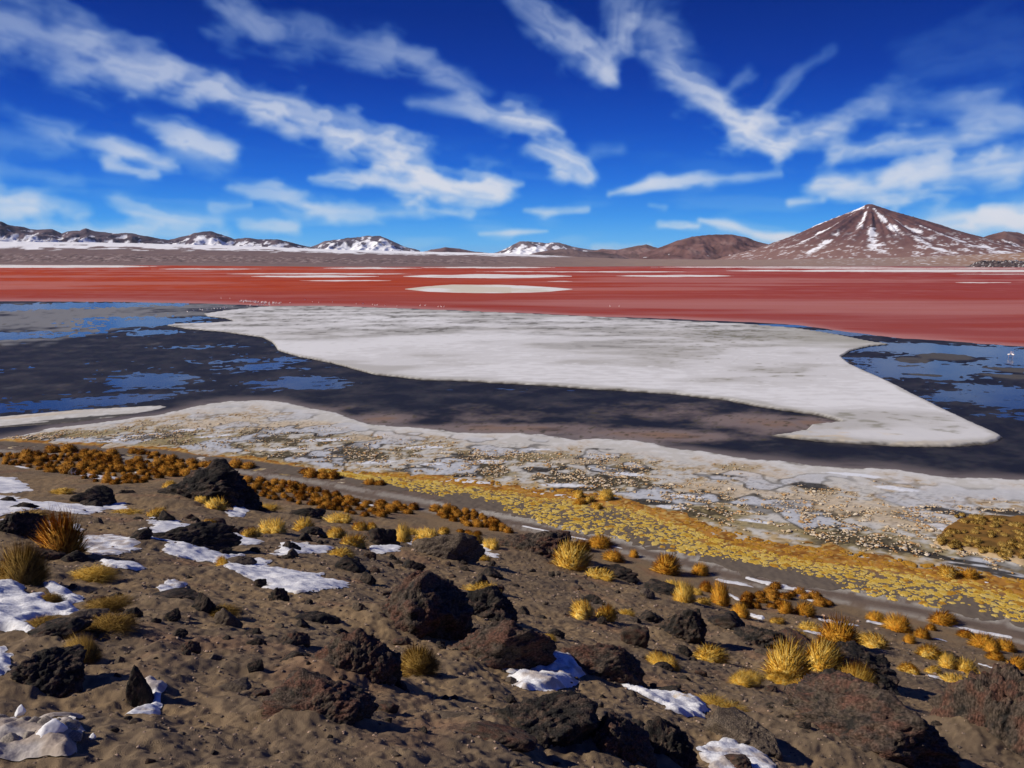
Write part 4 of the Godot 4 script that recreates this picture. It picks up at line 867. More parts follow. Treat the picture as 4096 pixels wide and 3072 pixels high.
# A sheet over bearings x distances. Field > 0 keeps it (null: all); cells on the outline are cut along it.
func sheet(th: PackedFloat32Array, rs: PackedFloat32Array, height: Callable, color: Callable, field: Variant = null) -> ArrayMesh:
	var nc := th.size()
	var nr := rs.size()
	var pos := PackedVector3Array()
	var col := PackedColorArray()
	var fld := PackedFloat32Array()
	pos.resize(nc * nr)
	col.resize(nc * nr)
	fld.resize(nc * nr)
	var sn := PackedFloat32Array()
	var cs := PackedFloat32Array()
	for j in nc:
		sn.append(sin(deg_to_rad(th[j])))
		cs.append(-cos(deg_to_rad(th[j])))
	for i in nr:
		var r := rs[i]
		for j in nc:
			var x := sn[j] * r
			var z := cs[j] * r
			var f := 1.0
			if field != null:
				f = field.call(x, z, r, j)
			var at := i * nc + j
			fld[at] = f
			if f > -0.03:
				var y: float = height.call(x, z, r, f)
				pos[at] = Vector3(x, y, z)
				col[at] = color.call(x, z, r, f, j)
			else:
				pos[at] = Vector3(x, 0, z)
	return mesh_grid(pos, col, fld, nc, nr)


func mesh_grid(pos: PackedVector3Array, col: PackedColorArray, fld: PackedFloat32Array, nc: int, nr: int) -> ArrayMesh:
	var nrm := PackedVector3Array()
	nrm.resize(pos.size())
	var keep := PackedInt32Array()
	keep.resize(pos.size())
	keep.fill(-1)
	for i in nr:
		var i0 := maxi(i - 1, 0)
		var i1 := mini(i + 1, nr - 1)
		for j in nc:
			var at := i * nc + j
			if fld[at] <= -0.03:
				nrm[at] = Vector3.UP
				continue
			var a := pos[i1 * nc + j] - pos[i0 * nc + j]
			var b := pos[i * nc + mini(j + 1, nc - 1)] - pos[i * nc + maxi(j - 1, 0)]
			var n := b.cross(a).normalized()
			nrm[at] = n if n.y >= 0.0 else -n
	var v := PackedVector3Array()
	var vn := PackedVector3Array()
	var vc := PackedColorArray()
	var idx := PackedInt32Array()
	for i in nr - 1:
		for j in nc - 1:
			var q := [i * nc + j, i * nc + j + 1, (i + 1) * nc + j + 1, (i + 1) * nc + j]
			var inside := 0
			for k in q:
				if fld[k] > 0.0:
					inside += 1
			if inside == 0:
				continue
			if inside == 4:
				for k in q:
					if keep[k] < 0:
						keep[k] = v.size()
						v.append(pos[k])
						vn.append(nrm[k])
						vc.append(col[k])
				idx.append_array([keep[q[0]], keep[q[2]], keep[q[1]], keep[q[0]], keep[q[3]], keep[q[2]]])
				continue
			var first := v.size()
			var count := 0
			for k in 4:
				var a: int = q[k]
				var b: int = q[(k + 1) % 4]
				if fld[a] > 0.0:
					v.append(pos[a])
					vn.append(nrm[a])
					vc.append(col[a])
					count += 1
				if (fld[a] > 0.0) != (fld[b] > 0.0):
					var t := fld[a] / (fld[a] - fld[b])
					var ok_a := fld[a] > -0.03
					var ok_b := fld[b] > -0.03
					var pa := pos[a]
					var pb := pos[b]
					if not ok_a:
						pa.y = pb.y
					if not ok_b:
						pb.y = pa.y
					v.append(pa.lerp(pb, t))
					vn.append(nrm[a] if fld[a] > 0.0 else nrm[b])
					vc.append(col[a].lerp(col[b], t) if ok_a and ok_b else (col[a] if ok_a else col[b]))
					count += 1
			for k in range(2, count):
				idx.append_array([first, first + k, first + k - 1])
	var arr := []
	arr.resize(Mesh.ARRAY_MAX)
	arr[Mesh.ARRAY_VERTEX] = v
	arr[Mesh.ARRAY_NORMAL] = vn
	arr[Mesh.ARRAY_COLOR] = vc
	arr[Mesh.ARRAY_INDEX] = idx
	var m := ArrayMesh.new()
	if idx.size():
		m.add_surface_from_arrays(Mesh.PRIMITIVE_TRIANGLES, arr)
	return m


func spread(a: float, b: float, n: int) -> PackedFloat32Array:
	var p := PackedFloat32Array()
	for k in n:
		p.append(lerpf(a, b, k / float(n - 1)))
	return p


# Distances whose sight lines are evenly spaced in steepness, as fine as the eye can tell them apart.
func rows_flat(near: float, far: float, step: float) -> PackedFloat32Array:
	var p := PackedFloat32Array()
	var t := EYE / near
	while t > EYE / far:
		p.append(EYE / t)
		t -= step
	p.append(far)
	return p


# Signed closeness to an outline, in radians of sight (positive inside), for all bearings.
class Region:
	var pts := PackedVector2Array()
	var lo := Vector2(1e9, 1e9)
	var hi := Vector2(-1e9, -1e9)
	var near := []
	var th := PackedFloat32Array()

	func _init(world: PackedVector2Array, eye: float, bearings: PackedFloat32Array) -> void:
		th = bearings
		for p in world:
			var q := Vector2(atan2(p.x, -p.y), eye / p.length())
			pts.append(q)
			lo = lo.min(q)
			hi = hi.max(q)
		var reach := 0.012
		for b in bearings:
			var a := deg_to_rad(b)
			var list := PackedInt32Array()
			for k in pts.size():
				var p := pts[k]
				var q := pts[(k + 1) % pts.size()]
				if minf(p.x, q.x) - reach <= a and maxf(p.x, q.x) + reach >= a:
					list.append(k)
			near.append(list)

	func at(r: float, j: int, eye: float) -> float:
		var p := Vector2(deg_to_rad(th[j]), eye / r)
		if p.x < lo.x - 0.01 or p.x > hi.x + 0.01 or p.y < lo.y - 0.01 or p.y > hi.y + 0.01:
			return -0.05
		var inside := false
		var d := 0.012
		var n := pts.size()
		for k in near[j]:
			var a := pts[k]
			var b := pts[(k + 1) % n]
			if (a.x > p.x) != (b.x > p.x):
				if p.y < a.y + (b.y - a.y) * (p.x - a.x) / (b.x - a.x):
					inside = not inside
			var ab := b - a
			var t := clampf((p - a).dot(ab) / ab.length_squared(), 0, 1)
			d = minf(d, p.distance_to(a + ab * t))
		return d if inside else -d


# ---------------------------------------------------------------- far land and mountains

func build_far_land() -> void:
	var base := PlaneMesh.new()
	base.size = Vector2(90000, 90000)
	var bm := StandardMaterial3D.new()
	bm.albedo_color = Color(0.36, 0.31, 0.29)
	bm.roughness = 0.95
	var o := put("ground", base, bm)
	o.position = Vector3(0, -2.5, 0)
	structure(o, "brown desert ground reaching to the horizon")
	# the plain beyond the lake rises slowly to the feet of the mountains
	var th := spread(-46, 46, 900)
	var rs := PackedFloat32Array()
	var r := 3600.0
	while r < 17000.0:
		rs.append(r)
		r *= 1.012
	var top := PackedFloat32Array()
	var shore := PackedFloat32Array()
	for a in th:
		top.append(EYE + 9000.0 * tan(deg_to_rad(line_at(PLAIN_TOP, a))))
		shore.append(curve_at(FAR_SHORE, a))
	var rough := make_noise(61, 1.0 / 160.0, 4)
	var stony := make_noise(62, 1.0 / 55.0, 3)
	var height := func(x: float, z: float, rr: float, _f: float) -> float:
		var j := clampi(int(round((bearing(x, z) + 46.0) / 92.0 * 899.0)), 0, 899)
		var u := (rr - shore[j]) / (9000.0 - shore[j])
		if u < 0.0:
			return -1.5
		var y := top[j] * (minf(u, 1.0) if u < 1.0 else 1.0 + (u - 1.0) * 0.12)
		return y * (0.55 + 0.45 * minf(u, 1.0)) + minf(u * 6.0, 1.0) * (5.0 * rough.get_noise_2d(x, z) + 3.0 * absf(stony.get_noise_2d(x, z)) * smoothstep(0.08, 0.3, u) * smoothstep(0.62, 0.4, u) * clampf(top[j] / 120.0, 0.0, 1.0)) + 0.3
	var color := func(x: float, z: float, rr: float, _f: float, j: int) -> Color:
		var u := (rr - shore[j]) / (9000.0 - shore[j])
		var a := th[j]
		var n := rough.get_noise_2d(x * 0.5, z * 0.5)
		var s := stony.get_noise_2d(x, z)
		var c := Color(0.185, 0.13, 0.122).lerp(Color(0.30, 0.21, 0.17), smoothstep(-8.0, 14.0, a) + n * 0.3)
		if a > 20.0:
			c = c.lerp(Color(0.36, 0.21, 0.12), smoothstep(0.02, 0.2, u) * smoothstep(24.0, 34.0, a) * 0.7)
		var stones := smoothstep(0.08, 0.22, u) * smoothstep(0.6, 0.35, u) * smoothstep(6.0, -6.0, a)
		if s > 0.18:
			c = c.lerp(Color(0.06, 0.045, 0.045), stones * smoothstep(0.18, 0.4, s) * 0.85)
		elif s < -0.2:
			c = c.lerp(Color(0.42, 0.34, 0.32), stones * smoothstep(-0.2, -0.4, s) * 0.7)
		c = c.lerp(Color(0.20, 0.17, 0.165), smoothstep(0.07, 0.0, u) * 0.7)
		var snow := smoothstep(0.62, 0.95, u + n * 0.22) * smoothstep(9.0, -2.0, a)
		var scraps := smoothstep(0.3, 0.42, rough.get_noise_2d(x * 1.7 + 900.0, z * 1.7)) * smoothstep(16.0, 27.0, a) * smoothstep(0.05, 0.2, u) * 0.8
		return c.lerp(Color(0.82, 0.82, 0.84), maxf(smoothstep(0.35, 0.6, snow), scraps))
	o = put("plain", sheet(th, rs, height, color), mats.land)
	structure(o, "mauve stony plain beyond the far lake shore with a snowy upper edge")
	var mauve_rock := Color(0.115, 0.085, 0.10)  # dark mauve base colour of the rock in the left ranges
	var red := Color(0.165, 0.088, 0.078)
	mountain("mountain_range", RIDGE_WEST, 15000, 2600, 71, mauve_rock, 0.52, "dark snow streaked range at the far left")
	mountain("mountain_range", RIDGE_SNOWY, 15500, 2600, 72, mauve_rock, 0.62, "rounded snow streaked range right of the far left one")
	mountain("mountain", MOUNTAIN_BROAD, 16500, 2400, 73, Color(0.14, 0.115, 0.135), 0.66, "broad snowy mountain left of the middle")
	mountain("hill", HILL_LOW, 13500, 900, 74, Color(0.16, 0.10, 0.10), 0.12, "low brown hill between two snowy mountains")
	mountain("mountain", MOUNTAIN_FLAT, 16000, 2000, 75, Color(0.18, 0.14, 0.15), 0.6, "flat topped snowy mountain at the middle")
	mountain("hill", HILL_BROWN, 13800, 1500, 76, red.lerp(Color(0.3, 0.2, 0.18), 0.35), 0.12, "low brown hills right of the flat topped mountain")
	mountain("mountain", MOUNTAIN_BROWN, 13000, 2200, 77, red, 0.16, "rounded red brown mountain left of the volcano")
	mountain("hill", HILL_FRONT, 10000, 1200, 78, Color(0.17, 0.115, 0.108), 0.02, "smooth brown hills at the middle of the far shore")
	mountain("mountain", MOUNTAIN_EAST, 12500, 1800, 79, red * 0.85, 0.4, "dark red mountain with a snowy shoulder at the right edge")
	volcano()
	spit_rocks()


func mountain(called: String, crest: Array, dist: float, depth: float, seed_: int, rock: Color, snowy: float, label: String) -> void:
	var a0: float = crest[0]
	var a1: float = crest[crest.size() - 2]
	var nc := clampi(int((a1 - a0) / 0.07), 40, 420)
	var th := spread(a0, a1, nc)
	var rs := spread(dist - depth, dist + depth * 0.7, 90)
	var gully := make_noise(seed_, 1.0 / 700.0, 5)
	gully.fractal_type = FastNoiseLite.FRACTAL_RIDGED
	var patch := make_noise(seed_ + 100, 1.0 / 420.0, 5)
	var shape := func(rr: float, x: float) -> float:
		var v := (rr - dist + 240.0 * patch.get_noise_2d(x * 0.4, 77.0)) / (depth if rr < dist else depth * 0.7)
		return pow(clampf(1.0 - absf(v), 0.0, 1.0), 1.15)
	var height := func(x: float, z: float, rr: float, _f: float) -> float:
		var y := EYE + dist * tan(deg_to_rad(line_at(crest, bearing(x, z))))
		var s: float = shape.call(rr, x)
		var g := gully.get_noise_2d(x, z * 0.55)
		return y * s + (0.30 * g - 0.05) * absf(y) * s * (1.0 - s) * 2.2 + 0.03 * y * s * g
	var color := func(x: float, z: float, rr: float, _f: float, _j: int) -> Color:
		var s: float = shape.call(rr, x)
		var p := patch.get_noise_2d(x, z * 0.6)
		var g := gully.get_noise_2d(x, z * 0.55)
		var c := rock.lerp(rock * 0.62, smoothstep(-0.1, 0.4, p)).lerp(rock.lerp(Color(0.3, 0.22, 0.2), 0.5), smoothstep(0.1, 0.5, -p) * 0.6)
		var k := patch.get_noise_2d(x * 2.3 + 400.0, z * 0.9) * 0.75 - g * 0.42 + (0.86 - s) * (1.5 if snowy > 0.3 else 0.25) + (snowy - 0.66) * 1.1
		c = c.lerp(Color(0.84, 0.84, 0.87), smoothstep(-0.02, 0.1, k))
		c.a = 1.0
		return c
	structure(put(called, sheet(th, rs, height, color), mats.land), label)


func volcano() -> void:
	var dist := 12000.0
	var a := deg_to_rad(VOLCANO_TOP[0])
	var centre := Vector2(sin(a), -cos(a)) * dist
	var side := Vector2(cos(a), sin(a))
	var away := Vector2(sin(a), -cos(a))
	var peak := EYE + dist * tan(deg_to_rad(VOLCANO_TOP[1]))
	var gully := make_noise(81, 1.0, 4)
	gully.fractal_type = FastNoiseLite.FRACTAL_RIDGED
	var patch := make_noise(82, 1.0 / 210.0, 5)
	var fine := make_noise(83, 1.0 / 70.0, 3)
	var nc := 360
	var nr := 200
	var pos := PackedVector3Array()
	var col := PackedColorArray()
	var fld := PackedFloat32Array()
	var streaks := [[0.30, 0.11, 0.12, 0.46, 0.05], [-0.62, 0.06, 0.04, 0.62, 0.03], [-0.12, 0.05, 0.10, 0.40, 0.05], [0.05, 0.06, 0.36, 0.72, 0.035], [0.55, 0.10, 0.2, 0.5, 0.05], [-0.35, 0.035, 0.4, 0.8, 0.02], [0.42, 0.04, 0.5, 0.8, 0.02], [0.75, 0.05, 0.35, 0.9, 0.04]]
	for i in nr:
		var v := lerpf(-2850.0, 2400.0, i / float(nr - 1))
		for j in nc:
			var u := lerpf(-2800.0, 3150.0, j / float(nc - 1))
			var p := centre + side * u + away * v
			var ang := atan2(v, u)
			var reach := 2740.0 + 300.0 * cos(ang) + 60.0 * patch.get_noise_2d(cos(ang) * 300.0, sin(ang) * 300.0)
			var rho := Vector2(u, v).length()
			var q := clampf(rho / reach, 0.0, 1.0)
			var g := gully.get_noise_2d(cos(ang) * 2.6 + rho * 0.00025, sin(ang) * 2.6)
			var y := peak * pow(1.0 - maxf(q - 0.012, 0.0), 1.62) * (1.0 + (0.16 * g - 0.04) * smoothstep(0.02, 0.3, q) * (1.0 - q)) + 6.0 * fine.get_noise_2d(p.x, p.y) * (1.0 - q)
			y -= 40.0 * smoothstep(0.85, 1.0, q)
			pos.append(Vector3(p.x, y, p.y))
			fld.append(1.0 if q < 0.995 else -1.0)
			var n := patch.get_noise_2d(p.x, p.y)
			var f := fine.get_noise_2d(p.x, p.y)
			var c := Color(0.145, 0.072, 0.066).lerp(Color(0.085, 0.045, 0.048), smoothstep(-0.2, 0.4, n))
			c = c.lerp(Color(0.24, 0.14, 0.115), smoothstep(0.35, 0.75, q + n * 0.2))
			# snow lies in streaks down the gullies that face the lake
			var k := 0.0
			var front := ang + PI / 2.0
			for s in streaks:
				var wide: float = s[4] * (0.6 + q * 0.5) + 0.05 * n + 0.03 * f
				var off := absf(front - s[0] - 0.25 * (q - s[2]) * signf(s[0]) * n)
				k = maxf(k, smoothstep(wide + 0.02, wide - 0.01, off) * smoothstep(s[2] - 0.06, s[2], q + 0.1 * f) * smoothstep(s[3], s[3] - 0.1, q + 0.12 * f) * smoothstep(-0.28, -0.08, n + f * 0.6))
			if u > 500.0:
				k = maxf(k, smoothstep(0.16, 0.3, n * 0.9 + f * 0.8 - 0.08) * smoothstep(0.3, 0.6, q) * 0.8)
			k = maxf(k, smoothstep(0.36, 0.46, f * 0.8 + n * 0.8) * smoothstep(0.25, 0.7, q) * 0.7)
			if u < -60.0 and v > -170.0 and v < 60.0:
				k = maxf(k, smoothstep(-0.1, 0.1, n + f * 0.5) * smoothstep(0.75, 0.5, q))
			col.append(c.lerp(Color(0.85, 0.85, 0.88), k))
	var m := mesh_grid(pos, col, fld, nc, nr)
	structure(put("volcano", m, mats.land), "dark red volcano cone with snow streaks at the right")


func spit_rocks() -> void:
	var th := spread(29.2, 36.5, 120)
	var rs := spread(4300, 4700, 24)
	var n := make_noise(85, 1.0 / 22.0, 4)
	var height := func(x: float, z: float, rr: float, _f: float) -> float:
		var v := absf(rr - 4500.0) / 200.0
		return maxf(0.0, 1.0 - v * v) * (26.0 + 16.0 * n.get_noise_2d(x, z)) * smoothstep(29.2, 30.2, bearing(x, z)) - 0.4
	var color := func(x: float, z: float, _rr: float, _f: float, _j: int) -> Color:
		var k := n.get_noise_2d(x * 1.4 + 90.0, z * 1.4)
		var c := Color(0.12, 0.09, 0.085).lerp(Color(0.05, 0.04, 0.04), smoothstep(-0.1, 0.3, k))
		return c.lerp(Color(0.75, 0.73, 0.7), smoothstep(0.3, 0.4, -k))
	structure(put("rocky_spit", sheet(th, rs, height, color), mats.land), "low dark rocky spit on the far shore at the right edge")


# ---------------------------------------------------------------- lake

func blob_sum(list: Array, x: float, z: float) -> float:
	var s := 0.0
	for b in list:
		var dx: float = x - b[0]
		var dz: float = z - b[1]
		var reach: float = 2.5 * maxf(b[2], b[3])
		if absf(dx) > reach or absf(dz) > reach:
			continue
		var r0 := sqrt(b[0] * b[0] + b[1] * b[1])
		var out: float = (dx * b[0] + dz * b[1]) / r0 / b[3]
		var along: float = (dx * b[1] - dz * b[0]) / r0 / b[2]
		var e := out * out + along * along
		if e < 6.0:
			s = maxf(s, b[4] * exp(-e))
	return s


func per_bearing(c: Array, th: PackedFloat32Array) -> PackedFloat32Array:
	var p := PackedFloat32Array()
	for a in th:
		p.append(curve_at(c, a))
	return p


func build_lake() -> void:
	var px := 1.0 / 799.0
	# bare mud of the drained bays, under everything else
	var th := spread(-48, 48, 680)
	var red_r := per_bearing(RED_SHORE, th)
	var foot_r := per_bearing(BAND_NEAR, th)
	var salt_r := per_bearing(SALT_EDGE, th)
	var isle := Region.new(outline(ISLAND), EYE, th)
	var mud_field := func(x: float, z: float, r: float, j: int) -> float:
		if r > red_r[j] * 1.06 or r < salt_r[j] * 0.93:
			return -0.05
		return 0.001 if isle.at(r, j, EYE) > 0.006 else 0.02
	var mud_height := func(_x: float, _z: float, _r: float, _f: float) -> float:
		return 0.0
	var mud_color := func(x: float, z: float, r: float, f: float, j: int) -> Color:
		var w := noise_wide.get_noise_2d(x, z)
		var m := noise_mid.get_noise_2d(x, z)
		var fi := noise_fine.get_noise_2d(x, z)
		var c := Color(0.015, 0.015, 0.018).lerp(Color(0.034, 0.032, 0.033), smoothstep(-0.3, 0.4, m + fi * 0.5))
		var g := blob_sum(GREY_MUD, x, z) * 1.1 + w * 0.5 + m * 0.35
		c = c.lerp(Color(0.22, 0.22, 0.215), smoothstep(0.35, 0.75, g) * 0.85)
		var b := blob_sum(BROWN_MUD, x, z) + m * 0.35 + fi * 0.15
		c = c.lerp(Color(0.21, 0.16, 0.14), smoothstep(0.1, 0.75, b) * 0.9)
		c = c.lerp(Color(0.24, 0.13, 0.05), smoothstep(0.75, 1.1, b + w * 0.2) * 0.5)
		var edge := salt_r[j] * 1.05 + 3.0 * m
		c = c.lerp(Color(0.20, 0.165, 0.15), smoothstep(edge, salt_r[j], r) * 0.7)
		var bank := blob_sum(MUD_BANKS, x, z) + m * 0.25
		c = c.lerp(Color(0.085, 0.075, 0.06), smoothstep(0.3, 0.5, bank))
		if fi > 0.3 and b > 0.25:
			c = c.lerp(Color(0.06, 0.05, 0.025), smoothstep(0.3, 0.42, fi) * 0.8)
		# darker patches scattered over the mud by noise
		return c.lerp(Color(0.022, 0.021, 0.022), smoothstep(0.35, 0.7, noise_cell.get_noise_2d(x * 0.3, z)) * 0.5)
	var rows := rows_flat(84, 860, px * 0.9)
	structure(put("mudflat", sheet(th, rows, mud_height, mud_color, mud_field), mats.mud), "dark wet mudflat of the drained lagoon bays")
	# thin water left standing on the mud, smooth enough to mirror the sky
	var wet_field := func(x: float, z: float, r: float, j: int) -> float:
		if r > red_r[j] * 1.05 or r < salt_r[j] * 0.99:
			return -0.05
		var b := blob_sum(WET_PATCHES, x, z)
		if b < 0.1:
			return -0.05
		var i := isle.at(r, j, EYE)
		if i > 0.004:
			return -0.05
		var m := noise_mid.get_noise_2d(x * 0.35, z * 0.55)
		var fi := noise_fine.get_noise_2d(x * 0.22, z * 0.5)
		var k := b - 0.5 + 0.45 * m + 0.45 * fi + 0.4 * noise_grain.get_noise_2d(x * 0.12, z * 0.22)
		k -= 0.7 * smoothstep(0.25, 0.6, blob_sum(MUD_BANKS, x, z) + m * 0.3)
		return clampf(k * 0.05, -0.029, 0.029)
	var wet_height := func(_x: float, _z: float, _r: float, _f: float) -> float:
		return 0.004
	var wet_color := func(x: float, z: float, _r: float, _f: float, _j: int) -> Color:
		var w := noise_mid.get_noise_2d(x * 0.5, z * 0.5)
		return Color(0.014, 0.018, 0.028).lerp(Color(0.04, 0.045, 0.052), smoothstep(-0.2, 0.5, w))
	structure(put("shallow_water", sheet(th, rows_flat(110, 860, px * 0.8), wet_height, wet_color, wet_field), mats.wet), "thin standing water on the mud mirroring the sky")
	# the red lake
	var far_r := per_bearing(FAR_SHORE, th)
	var red_field := func(x: float, z: float, r: float, j: int) -> float:
		if r > far_r[j] * 1.06:
			return -0.05
		var d := EYE / red_r[j] - EYE / r + (6.0 * noise_mid.get_noise_2d(x * 0.35, z * 0.2) + 2.5 * noise_fine.get_noise_2d(x * 0.3, z * 0.2)) * EYE / (r * r)
		return clampf(d, -0.05, 0.05)
	var red_height := func(_x: float, _z: float, _r: float, _f: float) -> float:
		return 0.008
	var long_n := make_noise(91, 1.0 / 260.0, 4)
	var red_color := func(x: float, z: float, r: float, f: float, j: int) -> Color:
		var a := th[j]
		var w := long_n.get_noise_2d(x * 0.35, z)
		var m := noise_wide.get_noise_2d(x * 0.5, z * 1.6)
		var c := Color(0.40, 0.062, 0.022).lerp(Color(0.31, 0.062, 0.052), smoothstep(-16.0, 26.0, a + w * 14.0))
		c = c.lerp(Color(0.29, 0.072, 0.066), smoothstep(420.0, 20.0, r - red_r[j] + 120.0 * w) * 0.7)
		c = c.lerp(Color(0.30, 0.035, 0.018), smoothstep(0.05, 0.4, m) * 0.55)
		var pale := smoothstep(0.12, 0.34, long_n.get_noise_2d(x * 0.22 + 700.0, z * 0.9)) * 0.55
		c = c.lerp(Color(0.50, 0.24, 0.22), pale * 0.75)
		c = c.lerp(Color(0.45, 0.20, 0.19), smoothstep(0.1, 0.4, noise_mid.get_noise_2d(x * 0.05, z * 0.3)) * 0.22)
		c = c.lerp(Color(0.42, 0.20, 0.19), smoothstep(0.005, 0.0, f) * 0.8)
		return c
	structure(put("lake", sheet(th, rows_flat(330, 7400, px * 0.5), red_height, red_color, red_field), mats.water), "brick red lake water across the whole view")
	# salt bars and the small island far out
	for k in SALT_BARS.size():
		salt_sheet(k)
	salt_island(th, isle, px)


func salt_sheet(k: int) -> void:
	var poly := outline(SALT_BARS[k])
	var a0 := 99.0
	var a1 := -99.0
	var r0 := 1e9
	var r1 := 0.0
	for p in poly:
		a0 = minf(a0, bearing(p.x, p.y))
		a1 = maxf(a1, bearing(p.x, p.y))
		r0 = minf(r0, p.length())
		r1 = maxf(r1, p.length())
	var th := spread(maxf(a0 - 0.5, -46), minf(a1 + 0.5, 46), clampi(int((a1 - a0 + 1.0) / 0.14), 14, 300))
	var reg := Region.new(poly, EYE, th)
	var small: bool = k == 13
	var field := func(x: float, z: float, r: float, j: int) -> float:
		var f := reg.at(r, j, EYE)
		return f if f < -0.03 else f + 0.0004 * noise_wide.get_noise_2d(x, z * 0.3)
	var height := func(x: float, z: float, _r: float, f: float) -> float:
		return 0.014 + 0.35 * smoothstep(0.0, 0.002, f) + 0.05 * noise_mid.get_noise_2d(x, z)
	var color := func(x: float, z: float, r: float, f: float, _j: int) -> Color:
		var m := noise_wide.get_noise_2d(x, z * 0.6)
		var c := Color(0.74, 0.71, 0.68).lerp(Color(0.62, 0.53, 0.50), smoothstep(0.0, 0.5, m))
		if small:
			c = Color(0.60, 0.55, 0.45).lerp(Color(0.72, 0.71, 0.68), smoothstep(-0.3, 0.3, m + (0.3 if x > 0.0 else -0.2)))
		return c.lerp(Color(0.55, 0.36, 0.32), smoothstep(0.0005, 0.0, f) * 0.6)
	var m := sheet(th, rows_flat(r0 * 0.97, r1 * 1.03, clampf((EYE / r0 - EYE / r1) / 18.0, 0.00008, 0.0006)), height, color, field)
	var names := ["wide white salt flat on the far left shore", "thin salt streak on the far shore left of the middle", "bright white salt bar along the far shore at the middle", "white salt line along the far shore left of the volcano", "long white salt bar below the volcano", "pale salt bar left of the broad one at the middle", "broad pointed salt bar at the middle of the lake", "thin salt bar left of the small island", "salt bar tapering to the right in front of the volcano's left foot", "thin salt streak at the right edge below the long bar", "short thin salt streak near the right edge", "pale salt streak across the middle of the far lake", "short salt streak above the small island's right tip", "small beige salt island in the middle of the red lake", "white salt patch inside the long bar left of the volcano", "tiny salt streak on the far shore", "faint salt streak left of the pale bar", "thin salt streak below the bright bar of the middle far shore", "thin salt streak off the far left shore", "thin far salt line above the long bar at the right"]
	structure(put("salt_island" if small else "salt_bar", m, mats.salt), names[k])


func salt_island(th0: PackedFloat32Array, isle0: Region, px: float) -> void:
	var th := spread(-25.0, 33.2, 640)
	var isle := Region.new(outline(ISLAND), EYE, th)
	var field := func(x: float, z: float, r: float, j: int) -> float:
		var f := isle.at(r, j, EYE)
		if f < -0.03:
			return f
		return f + (1.1 * noise_mid.get_noise_2d(x * 0.7, z * 0.7) + 0.5 * noise_fine.get_noise_2d(x, z)) * EYE / (r * r)
	var height := func(x: float, z: float, r: float, f: float) -> float:
		var m := f * r * r / EYE
		return 0.012 + 0.42 * smoothstep(0.0, 1.6, m) + 0.012 * noise_fine.get_noise_2d(x, z) * smoothstep(0.5, 3.0, m) + 0.04 * noise_mid.get_noise_2d(x, z) * smoothstep(0.5, 4.0, m)
	var color := func(x: float, z: float, r: float, f: float, j: int) -> Color:
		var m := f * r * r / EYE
		var w := noise_wide.get_noise_2d(x * 0.6, z * 0.9)
		var d := noise_mid.get_noise_2d(x * 0.3, z * 0.6)
		var fi := noise_fine.get_noise_2d(x * 0.3, z * 0.6)
		var ce := noise_cell.get_noise_2d(x, z)
		var c := Color(0.58, 0.575, 0.57).lerp(Color(0.44, 0.43, 0.41), smoothstep(-0.05, 0.4, w + d * 0.6 + fi * 0.15))
		c = c.lerp(Color(0.66, 0.66, 0.66), smoothstep(0.05, 0.35, -w + fi * 0.5))
		# grey crust with dark cracks on the far side
		var rough := smoothstep(255.0, 380.0, r + w * 90.0)
		c = c.lerp(Color(0.32, 0.315, 0.30), rough * smoothstep(-0.25, 0.3, d + fi * 0.6) * 0.75)
		c = c.lerp(Color(0.12, 0.115, 0.10), rough * smoothstep(0.28, 0.5, d * 0.8 + fi * 0.7) * 0.75)
		c = c.lerp(Color(0.30, 0.29, 0.24), smoothstep(14.0, 22.0, th[j]) * smoothstep(270.0, 330.0, r + 30.0 * d) * 0.75)
		var crack := smoothstep(0.12, 0.34, w + ce * 0.35) * smoothstep(0.1, 0.35, fi + d * 0.4) * smoothstep(6.0, 14.0, th[j])
		c = c.lerp(Color(0.22, 0.21, 0.16), crack * 0.7)
		# yellow rubble on the near point, dark eroded rim
		c = c.lerp(Color(0.62, 0.47, 0.27), smoothstep(155.0, 138.0, r) * smoothstep(0.0, 0.3, fi + d * 0.5) * smoothstep(12.0, 16.0, th[j]) * 0.8)
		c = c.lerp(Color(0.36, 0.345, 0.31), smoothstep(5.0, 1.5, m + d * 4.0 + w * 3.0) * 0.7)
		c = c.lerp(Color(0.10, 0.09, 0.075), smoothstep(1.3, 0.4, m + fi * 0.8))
		return c
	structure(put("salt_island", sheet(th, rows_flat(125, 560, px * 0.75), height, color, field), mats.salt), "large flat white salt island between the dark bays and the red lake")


# ---------------------------------------------------------------- near shore

